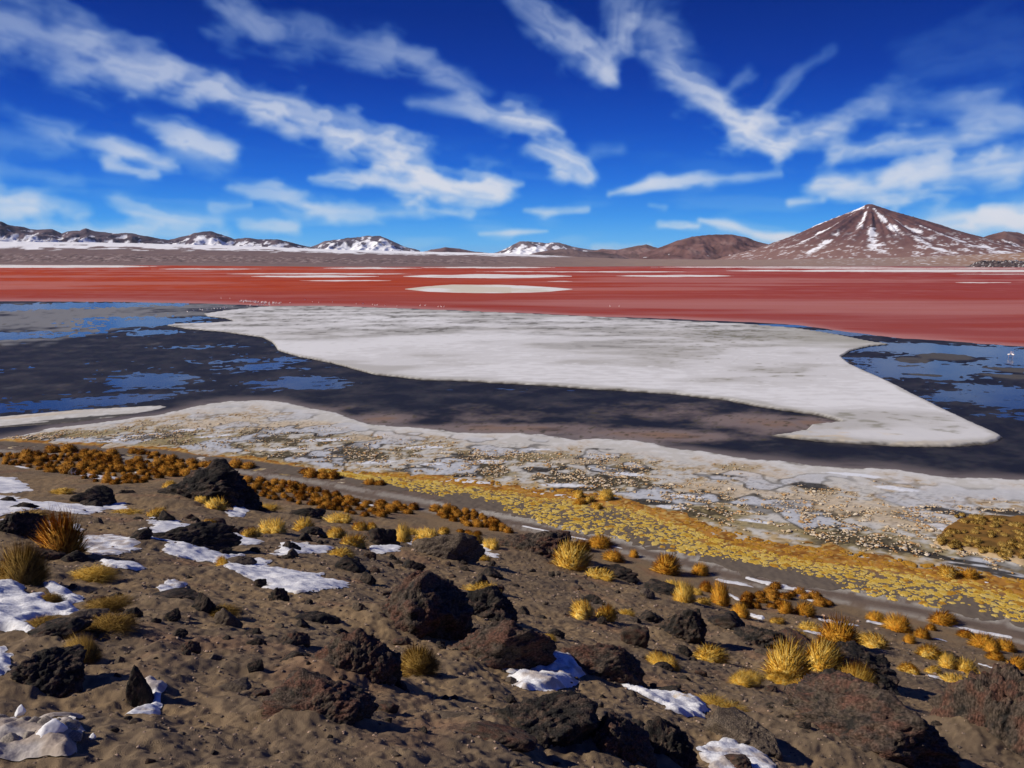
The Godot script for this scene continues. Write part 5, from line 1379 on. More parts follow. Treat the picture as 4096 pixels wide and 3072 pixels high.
func build_shore() -> void:
	var px := 1.0 / 799.0
	var th := spread(-48, 48, 880)
	var salt_r := per_bearing(SALT_EDGE, th)
	var band_far := per_bearing(BAND_FAR, th)
	var band_near := per_bearing(BAND_NEAR, th)
	var spit := Region.new(outline(SPIT), EYE, th)
	var pans := make_noise(95, 1.0 / 15.0, 3)
	var height := func(x: float, z: float, r: float, f: float) -> float:
		var m := clampf(f * r * r / EYE, 0.0, 30.0)
		var t := smoothstep(0.0, 14.0, m)
		var lumps := noise_fine.get_noise_2d(x * 1.3, z * 1.3)
		return 0.012 + 0.10 * smoothstep(0.0, 1.2, m) + t * (0.10 * maxf(0.0, lumps) + 0.07 * noise_cell.get_noise_2d(x, z))
	var color := func(x: float, z: float, r: float, f: float, j: int) -> Color:
		var m := f * r * r / EYE
		var w := noise_wide.get_noise_2d(x * 1.2, z * 1.2)
		var d := noise_mid.get_noise_2d(x, z)
		var fi := noise_fine.get_noise_2d(x, z)
		var p := pans.get_noise_2d(x, z)
		var u := clampf((EYE / r - EYE / salt_r[j]) / maxf(EYE / band_far[j] - EYE / salt_r[j], 0.01), 0.0, 1.0)
		if f < 0.0:
			u = 0.3
		var c := Color(0.48, 0.465, 0.43).lerp(Color(0.56, 0.55, 0.53), smoothstep(-0.3, 0.3, fi + d))
		# cream rubble in the middle, drab mud towards the grass
		var rubble := smoothstep(0.08, 0.3, u + d * 0.25) * smoothstep(-0.2, 0.12, fi + d * 0.5 + 0.12 * noise_grain.get_noise_2d(x * 0.4, z * 0.4))
		c = c.lerp(Color(0.42, 0.33, 0.215), rubble * 0.85)
		c = c.lerp(Color(0.30, 0.20, 0.09), rubble * smoothstep(0.12, 0.34, noise_grain.get_noise_2d(x * 0.3, z * 0.3)) * 0.85)
		var drab := smoothstep(0.28, 0.62, u + d * 0.35 + w * 0.3)
		c = c.lerp(Color(0.27, 0.22, 0.115), drab * smoothstep(-0.3, 0.1, d + fi * 0.5) * 0.92)
		var tan := blob_sum(TAN_CRUST, x, z)
		c = c.lerp(Color(0.47, 0.375, 0.255).lerp(Color(0.56, 0.49, 0.38), smoothstep(-0.2, 0.3, fi)), smoothstep(0.3, 0.7, tan + d * 0.3 + fi * 0.2) * 0.8)
		var olive := blob_sum(OLIVE_MUD, x, z)
		c = c.lerp(Color(0.25, 0.20, 0.095).lerp(Color(0.34, 0.27, 0.14), smoothstep(-0.1, 0.3, fi)), smoothstep(0.3, 0.65, olive + d * 0.35 + fi * 0.2) * 0.9)
		# frozen pans with dark rims
		var ring := absf(p - 0.12)
		var zone := smoothstep(0.04, 0.14, u) * (0.6 + 0.4 * smoothstep(0.25, 0.6, u + w * 0.3))
		if p > 0.12:
			c = c.lerp(Color(0.44, 0.46, 0.50).lerp(Color(0.62, 0.63, 0.66), smoothstep(0.0, 0.4, d)), zone * smoothstep(0.12, 0.17, p) * 0.85)
		c = c.lerp(Color(0.055, 0.05, 0.045), zone * smoothstep(0.07, 0.03, ring) * (0.6 + 0.4 * smoothstep(-0.1, 0.3, w + fi * 0.3)))
		c = c.lerp(Color(0.05, 0.042, 0.03), smoothstep(0.08, 0.26, d + w * 0.5 + fi * 0.35) * smoothstep(0.3, 0.65, u) * 0.85)
		c = c.lerp(Color(0.42, 0.30, 0.14), smoothstep(0.9, 1.0, u + fi * 0.1) * 0.6)
		var black := blob_sum(BLACK_MUD, x, z)
		c = c.lerp(Color(0.035, 0.032, 0.03), smoothstep(0.35, 0.55, black + d * 0.4 + fi * 0.25) * 0.92)
		var ice := blob_sum(ICE_PANS, x, z)
		c = c.lerp(Color(0.66, 0.68, 0.72), smoothstep(0.42, 0.52, ice + d * 0.3 + fi * 0.25) * 0.95)
		var gr := noise_grain.get_noise_2d(x * 0.5, z * 0.5)
		c = c.lerp(c * 0.45, smoothstep(0.12, 0.4, gr + fi * 0.3) * smoothstep(0.12, 0.3, u) * 0.7)
		c.a = 1.0
		return c.lerp(Color(0.16, 0.14, 0.12), smoothstep(0.7, 0.0, m + fi * 0.8) * 0.8)
	var field := func(x: float, z: float, r: float, j: int) -> float:
		if r < band_far[j] * 0.94:
			return -0.05
		var d := EYE / r - EYE / salt_r[j] + (1.6 * noise_mid.get_noise_2d(x, z) + 0.6 * noise_fine.get_noise_2d(x, z)) * EYE / (r * r)
		var s := spit.at(r, j, EYE)
		if s > -0.03:
			d = maxf(d, s + 0.5 * noise_fine.get_noise_2d(x, z) * EYE / (r * r))
		# the creek behind the spit and the gully behind the grass islet stay open
		return clampf(d, -0.05, 0.05)
	structure(put("salt_shore", sheet(th, rows_flat(62, 190, px * 0.75), height, color, field), mats.salt), "cracked white and tan salt crust along the near shore")
	# band of short orange turf between crust and track
	var turf_field := func(x: float, z: float, r: float, j: int) -> float:
		var n := (4.5 * noise_mid.get_noise_2d(x, z) + 2.4 * noise_fine.get_noise_2d(x, z)) * EYE / (r * r)
		var d := minf(EYE / r - EYE / band_far[j] + n, EYE / (band_near[j] * 0.985) - EYE / r + n)
		return clampf(d, -0.05, 0.05)
	var turf_height := func(x: float, z: float, r: float, f: float) -> float:
		var m := clampf(f * r * r / EYE, 0.0, 5.0)
		return 0.165 + 0.05 * smoothstep(0.0, 0.8, m) + 0.07 * noise_fine.get_noise_2d(x * 1.6, z * 1.6) * smoothstep(0.0, 1.0, m) + 0.04 * noise_grain.get_noise_2d(x * 0.6, z * 0.6)
	var turf_color := func(x: float, z: float, r: float, f: float, j: int) -> Color:
		var u := clampf((EYE / r - EYE / band_far[j]) / maxf(EYE / band_near[j] - EYE / band_far[j], 0.004), 0.0, 1.0)
		var d := noise_mid.get_noise_2d(x, z)
		var fi := noise_fine.get_noise_2d(x, z)
		var g := noise_grain.get_noise_2d(x * 0.35, z * 0.35)
		var soil := Color(0.125, 0.10, 0.082)
		var moss := Color(0.37, 0.18, 0.04).lerp(Color(0.20, 0.085, 0.02), smoothstep(-0.15, 0.3, fi + g * 0.6)).lerp(Color(0.50, 0.34, 0.11), smoothstep(0.1, 0.4, g + d * 0.4) * 0.8)
		return moss.lerp(soil, smoothstep(0.30, 0.62, u + d * 0.3 + fi * 0.15))
	structure(put("turf", sheet(th, rows_flat(60, 160, px * 0.8), turf_height, turf_color, turf_field), mats.turf), "band of short orange turf along the foot of the slope")
	grass_islet(px)


func grass_islet(px: float) -> void:
	var th := spread(25.5, 47.0, 260)
	var reg := Region.new(outline(GRASS_ISLET), EYE, th)
	var field := func(x: float, z: float, r: float, j: int) -> float:
		var f := reg.at(r, j, EYE)
		return f if f < -0.03 else f + 0.8 * noise_fine.get_noise_2d(x * 0.6, z * 0.6) * EYE / (r * r)
	var height := func(x: float, z: float, r: float, f: float) -> float:
		return 0.02 + 0.35 * smoothstep(0.0, 1.2, f * r * r / EYE) + 0.06 * noise_fine.get_noise_2d(x, z)
	var color := func(x: float, z: float, r: float, f: float, _j: int) -> Color:
		var n := noise_fine.get_noise_2d(x, z)
		var c := Color(0.23, 0.12, 0.035).lerp(Color(0.13, 0.075, 0.025), smoothstep(-0.2, 0.4, n))
		return c.lerp(Color(0.60, 0.46, 0.28), smoothstep(1.6, 0.9, f * r * r / EYE + n) * smoothstep(98.0, 92.0, r) * 0.7)
	structure(put("grass_islet", sheet(th, rows_flat(78, 112, px * 0.8), height, color, field), mats.turf), "low islet of brown turf in the salt at the right edge")
	# its tussocks
	for k in 500:
		var a := deg_to_rad(rng.randf_range(27.0, 38.0))
		var r := rng.randf_range(84, 106)
		var p := Vector2(sin(a) * r, -cos(a) * r)
		if Geometry2D.is_point_in_polygon(p, outline(GRASS_ISLET)) and islet_spots.size() < 110:
			islet_spots.append(Vector3(p.x, 0.33, p.y))


var islet_spots: Array[Vector3] = []


# ---------------------------------------------------------------- sand slope

func build_slope() -> void:
	var th := spread(-50, 50, 930)
	var rs := PackedFloat32Array()
	var r := 4.0
	while r < 175.0:
		rs.append(r)
		r *= 1.0078
	var edge := per_bearing(BAND_FAR, th)
	var road := per_bearing(ROAD_LINE, th)
	var foot := per_bearing(SLOPE_FOOT, th)
	var field := func(_x: float, _z: float, rr: float, j: int) -> float:
		return clampf(EYE / rr - EYE / (edge[j] * 0.99), -0.05, 0.05)
	var height := func(x: float, z: float, rr: float, _f: float) -> float:
		var j := clampi(int(round((bearing(x, z) + 50.0) / 100.0 * 929.0)), 0, 929)
		return ground(x, z) - 0.12 * smoothstep(edge[j] * 0.96, edge[j], rr)
	var color := func(x: float, z: float, rr: float, _f: float, j: int) -> Color:
		var d := noise_mid.get_noise_2d(x, z)
		var fi := noise_fine.get_noise_2d(x, z)
		var g := noise_grain.get_noise_2d(x, z)
		var c := Color(0.393, 0.273, 0.156).lerp(Color(0.268, 0.195, 0.129), smoothstep(-0.3, 0.35, d + fi * 0.4))
		c = c.lerp(Color(0.428, 0.309, 0.185), smoothstep(0.1, 0.45, fi + g * 0.4) * 0.6)
		c = c.lerp(Color(0.428, 0.229, 0.138), smoothstep(0.22, 0.5, noise_mid.get_noise_2d(x * 1.7 + 60.0, z * 1.7)) * 0.4)
		c = c.lerp(Color(0.151, 0.116, 0.081), smoothstep(0.3, 0.5, g) * 0.45)
		# flat gravel beyond the foot, with the pale track
		var flat := smoothstep(0.0, 0.05, rr / foot[j] - 0.97)
		c = c.lerp(Color(0.272, 0.205, 0.164).lerp(Color(0.231, 0.176, 0.142), smoothstep(-0.2, 0.3, fi)), flat)
		var off := rr - road[j] + 0.6 * d
		var wheel := maxf(smoothstep(1.5, 0.7, absf(off - 1.3)), 0.7 * smoothstep(0.9, 0.2, absf(off + 2.2)))
		return c.lerp(Color(0.66, 0.61, 0.53), wheel * smoothstep(-0.6, 0.0, fi + 0.3 * g) * (0.6 if th[j] < -6.0 else 0.95))
	structure(put("sand_slope", sheet(th, rs, height, color, field), mats.sand), "dark volcanic sand slope falling to the lake")


# ---------------------------------------------------------------- snow

func build_snow() -> void:
	for s in SNOW:
		var poly := outline(s, 3)
		var thick: float = s[1]
		var dirt: int = s[2]
		var lo := poly[0]
		var hi := poly[0]
		for p in poly:
			lo = lo.min(p)
			hi = hi.max(p)
		var pad := (hi - lo) * 0.06 + Vector2(0.1, 0.1)
		lo -= pad
		hi += pad
		var near := (lo + hi).length() * 0.5
		var step := maxf(near * 0.0032, 0.03)
		var nx := clampi(int((hi.x - lo.x) / step), 16, 110)
		var nz := clampi(int((hi.y - lo.y) / step), 16, 110)
		var pos := PackedVector3Array()
		var col := PackedColorArray()
		var fld := PackedFloat32Array()
		var area := 0.0
		var around := 0.0
		for k in poly.size():
			var q := poly[(k + 1) % poly.size()]
			area += poly[k].cross(q) * 0.5
			around += poly[k].distance_to(q)
		var breadth := 2.0 * absf(area) / around
		var ragged := minf(clampf(near * 0.012, 0.08, 0.7), breadth * 0.42)
		thick = minf(thick, breadth * 0.3)
		for iz in nz:
			for ix in nx:
				var x := lerpf(lo.x, hi.x, ix / float(nx - 1))
				var z := lerpf(hi.y, lo.y, iz / float(nz - 1))
				var p := Vector2(x, z)
				var d := 1e9
				for k in poly.size():
					d = minf(d, p.distance_squared_to(Geometry2D.get_closest_point_to_segment(p, poly[k], poly[(k + 1) % poly.size()])))
				d = sqrt(d)
				if not Geometry2D.is_point_in_polygon(p, poly):
					d = -d
				var fi := noise_fine.get_noise_2d(x, z)
				var g := noise_grain.get_noise_2d(x * 0.6, z * 0.6)
				var hole := noise_fine.get_noise_2d(x * 0.8 + 30.0, z * 0.8)
				var f := d + ragged * (fi * 1.2 + g * 0.6) - ragged * (3.0 * maxf(0.0, hole - 0.28) if dirt < 2 else 5.0 * maxf(0.0, hole - 0.05))
				fld.append(f)
				var soft := smoothstep(0.0, maxf(thick * 1.2, 0.04), f)
				pos.append(Vector3(x, ground(x, z) + 0.012 + thick * soft * (0.75 + 0.4 * fi) + (0.03 if dirt < 2 else 0.10) * g * soft * minf(1.0, thick * 6.0), z))
				var c := Color(0.80, 0.80, 0.82)
				if dirt > 0:
					c = c.lerp(Color(0.42, 0.33, 0.26), smoothstep(0.0, 0.35, g + fi * 0.6) * (0.7 if dirt == 1 else 0.95))
				if dirt == 2:
					c = c.lerp(Color(0.36, 0.30, 0.25), smoothstep(-0.5, 0.2, fi) * 0.75)
				c = c.lerp(Color(0.46, 0.40, 0.35), smoothstep(ragged * 0.5, 0.0, f) * smoothstep(-0.1, 0.2, g) * 0.7)
				col.append(c)
		for k in fld.size():
			fld[k] = clampf(fld[k], -0.029, 0.5)
		keep_largest(fld, nx, nz)
		var m := mesh_grid(pos, col, fld, nx, nz)
		if m.get_surface_count() == 0:
			continue
		tag(put("snow_patch" if dirt < 2 else "ice_crust", m, mats.snow), s[0], "snow" if dirt < 2 else "ice", "snow patches on the sand")


func keep_largest(fld: PackedFloat32Array, nx: int, nz: int) -> void:
	var mark := PackedInt32Array()
	mark.resize(fld.size())
	var best := 0
	var most := 0
	var id := 0
	for start in fld.size():
		if fld[start] <= 0.0 or mark[start] != 0:
			continue
		id += 1
		var todo := [start]
		mark[start] = id
		var n := 0
		while todo.size():
			var at: int = todo.pop_back()
			n += 1
			var x := at % nx
			for to in [at - 1 if x > 0 else -1, at + 1 if x < nx - 1 else -1, at - nx, at + nx]:
				if to >= 0 and to < fld.size() and fld[to] > 0.0 and mark[to] == 0:
					mark[to] = id
					todo.append(to)
		if n > most:
			most = n
			best = id
	for k in fld.size():
		if mark[k] != best and fld[k] > 0.0:
			fld[k] = -0.01


# ---------------------------------------------------------------- rocks

func rock_mesh(seed_: int, n: int, tone: int, crag: float) -> ArrayMesh:
	var rg := RandomNumberGenerator.new()
	rg.seed = seed_ * 97 + 5
	var planes := []
	for k in 13:
		var v := Vector3(rg.randf_range(-1, 1), rg.randf_range(-0.7, 1), rg.randf_range(-1, 1)).normalized()
		planes.append([v, rg.randf_range(0.66, 1.0)])
	var a := make_noise(seed_, 1.0, 4)
	a.fractal_type = FastNoiseLite.FRACTAL_RIDGED
	var b := make_noise(seed_ + 1, 1.0, 4)
	var st := SurfaceTool.new()
	st.begin(Mesh.PRIMITIVE_TRIANGLES)
	st.set_smooth_group(0)
	var black := Color(0.046, 0.040, 0.038)
	var brown := Color(0.145, 0.108, 0.084)
	var rust := Color(0.21, 0.10, 0.07)
	var sandy := Color(0.24, 0.185, 0.14)
	for face in 6:
		var spot := []
		var tint := []
		for i in n + 1:
			for j in n + 1:
				var u := tan((i / float(n) - 0.5) * PI * 0.5)
				var v := tan((j / float(n) - 0.5) * PI * 0.5)
				var p: Vector3
				match face:
					0: p = Vector3(1, v, -u)
					1: p = Vector3(-1, v, u)
					2: p = Vector3(u, 1, -v)
					3: p = Vector3(u, -1, v)
					4: p = Vector3(u, v, 1)
					_: p = Vector3(-u, v, -1)
				p = p.normalized()
				var sum := 0.0
				for pl in planes:
					var dt: float = p.dot(pl[0])
					if dt > 0.05:
						var q := dt / (pl[1] as float)
						q = q * q * q
						q = q * q
						q = q * q
						sum += q * q
				var rad := minf(pow(sum + 1e-4, -1.0 / 24.0), 1.3)
				var ra := a.get_noise_3d(p.x * 1.5, p.y * 1.5, p.z * 1.5)
				var rb := b.get_noise_3d(p.x * 3.6, p.y * 3.6, p.z * 3.6)
				var rc := b.get_noise_3d(p.x * 9.0 + 3.0, p.y * 9.0, p.z * 9.0)
				var pit := maxf(0.0, b.get_noise_3d(p.x * 7.0 + 9.0, p.y * 7.0, p.z * 7.0) - 0.15)
				rad *= 1.0 + crag * (0.26 * ra + 0.24 * rb + 0.09 * rc - 0.5 * pit)
				var at := p * rad
				if at.y < -0.45:
					at.y = -0.45 - (-0.45 - at.y) * 0.3
				spot.append(at)
				var t := b.get_noise_3d(at.x * 1.6 + 5.0, at.y * 1.6, at.z * 1.6)
				var t2 := b.get_noise_3d(at.x * 5.0 + 15.0, at.y * 5.0, at.z * 5.0)
				var c: Color
				if tone == 0:
					c = black.lerp(brown, smoothstep(-0.1, 0.4, t + t2 * 0.5)).lerp(rust, smoothstep(0.28, 0.5, t2 + t * 0.4) * 0.5)
				elif tone == 1:
					c = brown.lerp(rust, smoothstep(-0.25, 0.25, t + t2 * 0.4) * 0.8).lerp(black, smoothstep(0.05, 0.35, t2 - t * 0.3))
				else:
					c = sandy.lerp(brown, smoothstep(-0.1, 0.35, t + t2 * 0.5)).lerp(black, smoothstep(0.3, 0.5, t2) * 0.6)
				var dust := b.get_noise_3d(at.x * 2.4 + 31.0, at.y * 3.4, at.z * 2.4)
				c = c.lerp(Color(0.20, 0.155, 0.11), smoothstep(0.12, 0.34, dust + t2 * 0.35) * (0.25 if tone == 0 else 0.55))
				tint.append(c)
		for i in n:
			for j in n:
				var q4 := [i * (n + 1) + j, (i + 1) * (n + 1) + j, (i + 1) * (n + 1) + j + 1, i * (n + 1) + j + 1]
				for k in [0, 2, 1, 0, 3, 2]:
					st.set_color(tint[q4[k]])
					st.add_vertex(spot[q4[k]])
	st.index()
	st.generate_normals()
	return st.commit()


func build_rocks() -> void:
	var shared := []
	for tone in 3:
		var row := []
		for k in 5:
			row.append(rock_mesh(200 + tone * 20 + k, 15, tone, [0.5, 0.45, 0.3][tone]))
		shared.append(row)
	var count := 0
	for r in ROCKS:
		count += 1
		var mesh: Mesh
		if r[6] == 1:
			mesh = rock_mesh(300 + count, 34, r[5], 0.55 if r[5] == 0 else (0.5 if r[5] == 1 else 0.35))
		else:
			mesh = shared[r[5]][count % 5]
		var y: float = rock_floor[count - 1]
		if r[6] == 2:
			painted_stone(r, y)
			continue
		var o := put("boulder" if r[6] == 1 else "rock", mesh, mats.rock)
		tag(o, r[7], "boulder" if r[6] == 1 else "rock", "boulders and rocks on the slope")
		place_rock(o, Vector3(r[0], y, r[1]), r[2], r[3], r[4], (count * 0.9) if r[6] == 0 else 0.0)
	# loose stones strewn over the sand
	var strewn := 0
	var zones := [["small dark loose stone on the lower left sand", -30.0, -8.0, 8.0, 22.0, 60], ["small dark loose stone on the sand in the bottom middle", -8.0, 10.0, 10.0, 26.0, 60], ["small dark loose stone on the sand at the lower right", 10.0, 31.0, 14.0, 34.0, 45], ["small dark loose stone on the upper left slope", -31.0, -8.0, 24.0, 62.0, 60], ["small dark loose stone on the upper middle slope", -8.0, 12.0, 28.0, 60.0, 40]]
	for zn in zones:
		for k in zn[5]:
			var a := deg_to_rad(rng.randf_range(zn[1], zn[2]))
			var dist: float = sqrt(rng.randf_range(zn[3] * zn[3], zn[4] * zn[4]))
			var x := sin(a) * dist
			var z := -cos(a) * dist
			var s := rng.randf_range(0.006, 0.017) * dist * (0.7 if rng.randf() < 0.6 else 1.25)
			var o := put("stone", shared[[0, 0, 1, 2][rng.randi() % 4]][rng.randi() % 5], mats.rock)
			tag(o, zn[0], "stone", "loose stones on the sand")
			place_rock(o, Vector3(x, ground(x, z), z), s, s * rng.randf_range(0.4, 0.75), s * rng.randf_range(0.6, 1.0), rng.randf() * 6.0)
	# gravel too small to count
	var mm := MultiMesh.new()
	mm.transform_format = MultiMesh.TRANSFORM_3D
	mm.use_colors = true
	mm.mesh = rock_mesh(260, 3, 0, 0.3)
	mm.instance_count = 22000
	for k in 22000:
		var a := deg_to_rad(rng.randf_range(-36, 36))
		var dist := 7.0 * pow(9.5, rng.randf())
		var x := sin(a) * dist
		var z := -cos(a) * dist
		var s := dist * 0.0007 * (0.6 + 3.2 * pow(rng.randf(), 4.0))
		var bs := Basis(Vector3.UP, rng.randf() * TAU).scaled(Vector3(s, s * 0.6, s))
		mm.set_instance_transform(k, Transform3D(bs, Vector3(x, ground(x, z) + s * 0.1, z)))
		var t := rng.randf()
		mm.set_instance_color(k, Color(1, 1, 1).lerp(Color(4.2, 3.9, 3.5), pow(t, 3.0)))
	var g := MultiMeshInstance3D.new()
	g.name = "gravel"
	g.multimesh = mm
	g.material_override = mats.block
	add_child(g)
	tag(g, "fine gravel scattered over the sand slope", "gravel", "", "stuff")


func place_rock(o: Node3D, at: Vector3, w: float, h: float, d: float, turn: float) -> void:
	# the mesh runs from about -0.6 to 1.0 in height; it sits a little sunk into the sand
	var bs := Basis(Vector3(1, 0, 0), 0.0)
	if turn == 0.0:
		bs = Basis(Vector3.UP, -bearing_rad(at))
		bs = bs * Basis.from_scale(Vector3(w * 0.52, h * 0.78, d * 0.52))
	else:
		bs = Basis(Vector3.UP, -bearing_rad(at)) * Basis.from_scale(Vector3(w * 0.52, h * 0.78, d * 0.52)) * Basis(Vector3.UP, turn)
	o.transform = Transform3D(bs, at + Vector3(0, h * 0.16, 0))


func bearing_rad(p: Vector3) -> float:
	return atan2(p.x, -p.z)


func painted_stone(r: Array, y: float) -> void:
	var root := Node3D.new()
	root.name = numbered("painted_stone")
	add_child(root)
	root.position = Vector3(r[0], y, r[1])
	root.rotation.y = -bearing_rad(root.position)
	tag(root, r[7], "stone")
	var o := put("stone_block", rock_mesh(290, 8, 2, 0.25), mats.rock, root)
	o.transform = Transform3D(Basis.from_scale(Vector3(0.5, 0.62, 0.34)), Vector3(0, 0.32, 0))
	var paint := StandardMaterial3D.new()
	paint.albedo_color = Color(0.9, 0.9, 0.88)
	paint.roughness = 0.8
	var st := SurfaceTool.new()
	st.begin(Mesh.PRIMITIVE_TRIANGLES)
	for s in [[-0.2, 0.72, -0.3, 0.42], [-0.3, 0.45, -0.18, 0.15], [-0.28, 0.42, 0.1, 0.38], [0.06, 0.42, 0.22, 0.12], [0.1, 0.36, 0.32, 0.62]]:
		var p := Vector2(s[0], s[1])
		var q := Vector2(s[2], s[3])
		var e := (q - p).normalized().orthogonal() * 0.05
		var c := [p + e, p - e, q - e, q + e]
		for k in [0, 1, 2, 0, 2, 3]:
			st.add_vertex(Vector3(c[k].x, c[k].y, 0.385))
	st.generate_normals()
	put("painted_mark", st.commit(), paint, root)


# ---------------------------------------------------------------- grass tufts

# Blades that spring from one foot; about 1 m wide and 1 m high. kind: 0 tall, 1 dome, 2 mat, 3 loose and bushy.
func tuft_mesh(seed_: int, kind: int, blades: int, tones: Array, wide: float) -> ArrayMesh:
	var rg := RandomNumberGenerator.new()
	rg.seed = seed_
	var v := PackedVector3Array()
	var n := PackedVector3Array()
	var c := PackedColorArray()
	var heads := []
	var count: int = [1, 1, 3, 4][kind]
	for k in count:
		var a := rg.randf() * TAU
		var d := 0.0 if count == 1 else rg.randf_range(0.08, 0.3)
		heads.append(Vector3(cos(a) * d, 0, sin(a) * d * 0.7))
	var lean := Vector3(rg.randf_range(-0.12, 0.12), 0, rg.randf_range(-0.08, 0.08))
	for k in blades:
		var head: Vector3 = heads[k % count]
		var size := 1.0 if count == 1 else 0.74
		var a := rg.randf() * TAU
		var dirn := Vector3(cos(a), 0, sin(a))
		var high := pow(rg.randf(), 1.25) * 0.98
		var low := sqrt(1.0 - high * high)
		var len_ := rg.randf_range(0.78, 1.04) + 0.22 * pow(rg.randf(), 3.0)
		var shell := dirn * low * 0.5 + Vector3(0, high * 0.9, 0)
		var foot := head + shell * rg.randf_range(0.3, 0.72) * size
		var tip := head + shell * size * len_ + lean * high
		var bend := 0.1 if kind != 2 else 0.3
		if kind == 0:
			tip.y += 0.10 * len_
		if kind == 2:
			tip = head + Vector3(shell.x * 1.15, shell.y * rg.randf_range(0.3, 1.05), shell.z * 1.15) * size
			tip += Vector3(rg.randf_range(-0.16, 0.16), 0.0, rg.randf_range(-0.16, 0.16))
		foot.y = maxf(foot.y, -0.03)
		var mid := foot.lerp(tip, 0.55) + Vector3(rg.randf_range(-bend, bend), rg.randf_range(0.0, bend), rg.randf_range(-bend, bend)) * 0.5
		var e := (tip - foot).cross(Vector3(rg.randf_range(-1, 1), rg.randf_range(-0.3, 1), rg.randf_range(-1, 1))).normalized() * wide * rg.randf_range(0.6, 1.2)
		var nn := (dirn * low + Vector3(0, high + 0.25, 0)).normalized()
		var tone: Color = tones[rg.randi() % tones.size()] * rg.randf_range(0.55, 1.05)
		tone.a = 1.0
		if (e * 2.0).cross(mid - foot).dot(nn) < 0.0:
			e = -e
		v.append_array([foot - e, mid - e * 0.8, foot + e, foot + e, mid - e * 0.8, mid + e * 0.8, mid - e * 0.8, tip, mid + e * 0.8])
		for q in 9:
			n.append(nn)
			c.append(tone)
	# the packed dead straw inside
	for head in heads:
		var size := 0.62 if count == 1 else 0.44
		for i in 6:
			for k in 14:
				var q := []
				for d in [[i, k], [i, k + 1], [i + 1, k + 1], [i + 1, k]]:
					var el: float = d[0] * PI / 12.0
					var az: float = d[1] * TAU / 14.0
					q.append(Vector3(cos(az) * cos(el) * 0.5, sin(el) * (0.9 if kind != 2 else 0.5), sin(az) * cos(el) * 0.5))
				var tone: Color = tones[rg.randi() % tones.size()] * rg.randf_range(0.55, 0.95)
				tone.a = 1.0
				for w in [0, 1, 2, 0, 2, 3]:
					v.append((head as Vector3) + q[w] * size)
					n.append((q[w] + Vector3(0, 0.05, 0)).normalized())
					c.append(tone)
	var arr := []
	arr.resize(Mesh.ARRAY_MAX)
	arr[Mesh.ARRAY_VERTEX] = v
	arr[Mesh.ARRAY_NORMAL] = n
	arr[Mesh.ARRAY_COLOR] = c
	var m := ArrayMesh.new()
	m.add_surface_from_arrays(Mesh.PRIMITIVE_TRIANGLES, arr)
	return m


const STRAW := [[Color(0.82, 0.48, 0.07), Color(0.86, 0.56, 0.11), Color(0.70, 0.36, 0.04), Color(0.88, 0.64, 0.18)], [Color(0.66, 0.31, 0.035), Color(0.54, 0.22, 0.02), Color(0.76, 0.42, 0.06)], [Color(0.50, 0.22, 0.03), Color(0.40, 0.15, 0.02), Color(0.60, 0.31, 0.05)], [Color(0.42, 0.26, 0.06), Color(0.30, 0.17, 0.035), Color(0.52, 0.34, 0.10), Color(0.18, 0.10, 0.03)]]


func build_tufts() -> void:
	var store := {}
	var count := 0
	for t in TUFTS:
		count += 1
		var kind: int = t[4]
		var tone: int = t[5]
		var near := Vector2(t[0], t[1]).length()
		var fine := near < 34.0
		var key := [kind, tone, fine, count % 3]
		if not store.has(key):
			store[key] = tuft_mesh(500 + count, kind, 4200 if fine else 1300, STRAW[tone], 0.0026 if fine else 0.0065)
		var o := put("grass_tuft", store[key], mats.grass)
		tag(o, t[6], "grass tuft", "grass tufts on the slope")
		put_tuft(o, t[0], t[1], t[2], t[3], count * 1.3)
	var domes := []
	for k in 4:
		domes.append(tuft_mesh(700 + k, 1, 800, STRAW[2], 0.011))
	var dull := []
	for k in 3:
		dull.append(tuft_mesh(720 + k, 3, 700, [Color(0.52, 0.33, 0.08), Color(0.40, 0.23, 0.05), Color(0.60, 0.42, 0.13)], 0.012))
	var left := 320 - TUFTS.size()
	var spots := []
	for b in BELT:
		for k in range(1, b.size(), 3):
			spots.append([b[k], b[k + 1], b[k + 2], b[0]])
	spots.sort_custom(func(p, q): return p[2] / Vector2(p[0], p[1]).length() > q[2] / Vector2(q[0], q[1]).length())
	var rest := []
	for k in spots.size():
		var p: Array = spots[k]
		if k >= left:
			rest.append(p)
			continue
		var o := put("orange_tussock", domes[k % 4], mats.grass)
		tag(o, p[3], "grass tuft", "orange tussocks of the belt")
		put_tuft(o, p[0], p[1], p[2] * 1.15, p[2] * rng.randf_range(0.5, 0.75), rng.randf() * 6.0)
	for p in islet_spots:
		var o := put("brown_tussock", dull[rng.randi() % 3], mats.grass)
		tag(o, "brown tussock among those on the turf islet at the right edge", "grass tuft", "tussocks on the turf islet")
		var w := rng.randf_range(0.6, 1.5)
		o.transform = Transform3D(Basis(Vector3.UP, rng.randf() * 6.0) * Basis.from_scale(Vector3(w * 1.2, w * 0.6, w)), p)
	var mm := MultiMesh.new()
	mm.transform_format = MultiMesh.TRANSFORM_3D
	mm.mesh = domes[0]
	mm.instance_count = rest.size()
	for k in rest.size():
		var p: Array = rest[k]
		var w: float = p[2]
		mm.set_instance_transform(k, Transform3D(Basis(Vector3.UP, rng.randf() * 6.0) * Basis.from_scale(Vector3(w, w * rng.randf_range(0.55, 0.8), w)), Vector3(p[0], ground(p[0], p[1]), p[1])))
	var g := MultiMeshInstance3D.new()
	g.name = "tussock_belt"
	g.multimesh = mm
	g.material_override = mats.grass
	add_child(g)
	tag(g, "smallest far orange tussocks of the belt along the slope foot", "tussocks", "", "stuff")


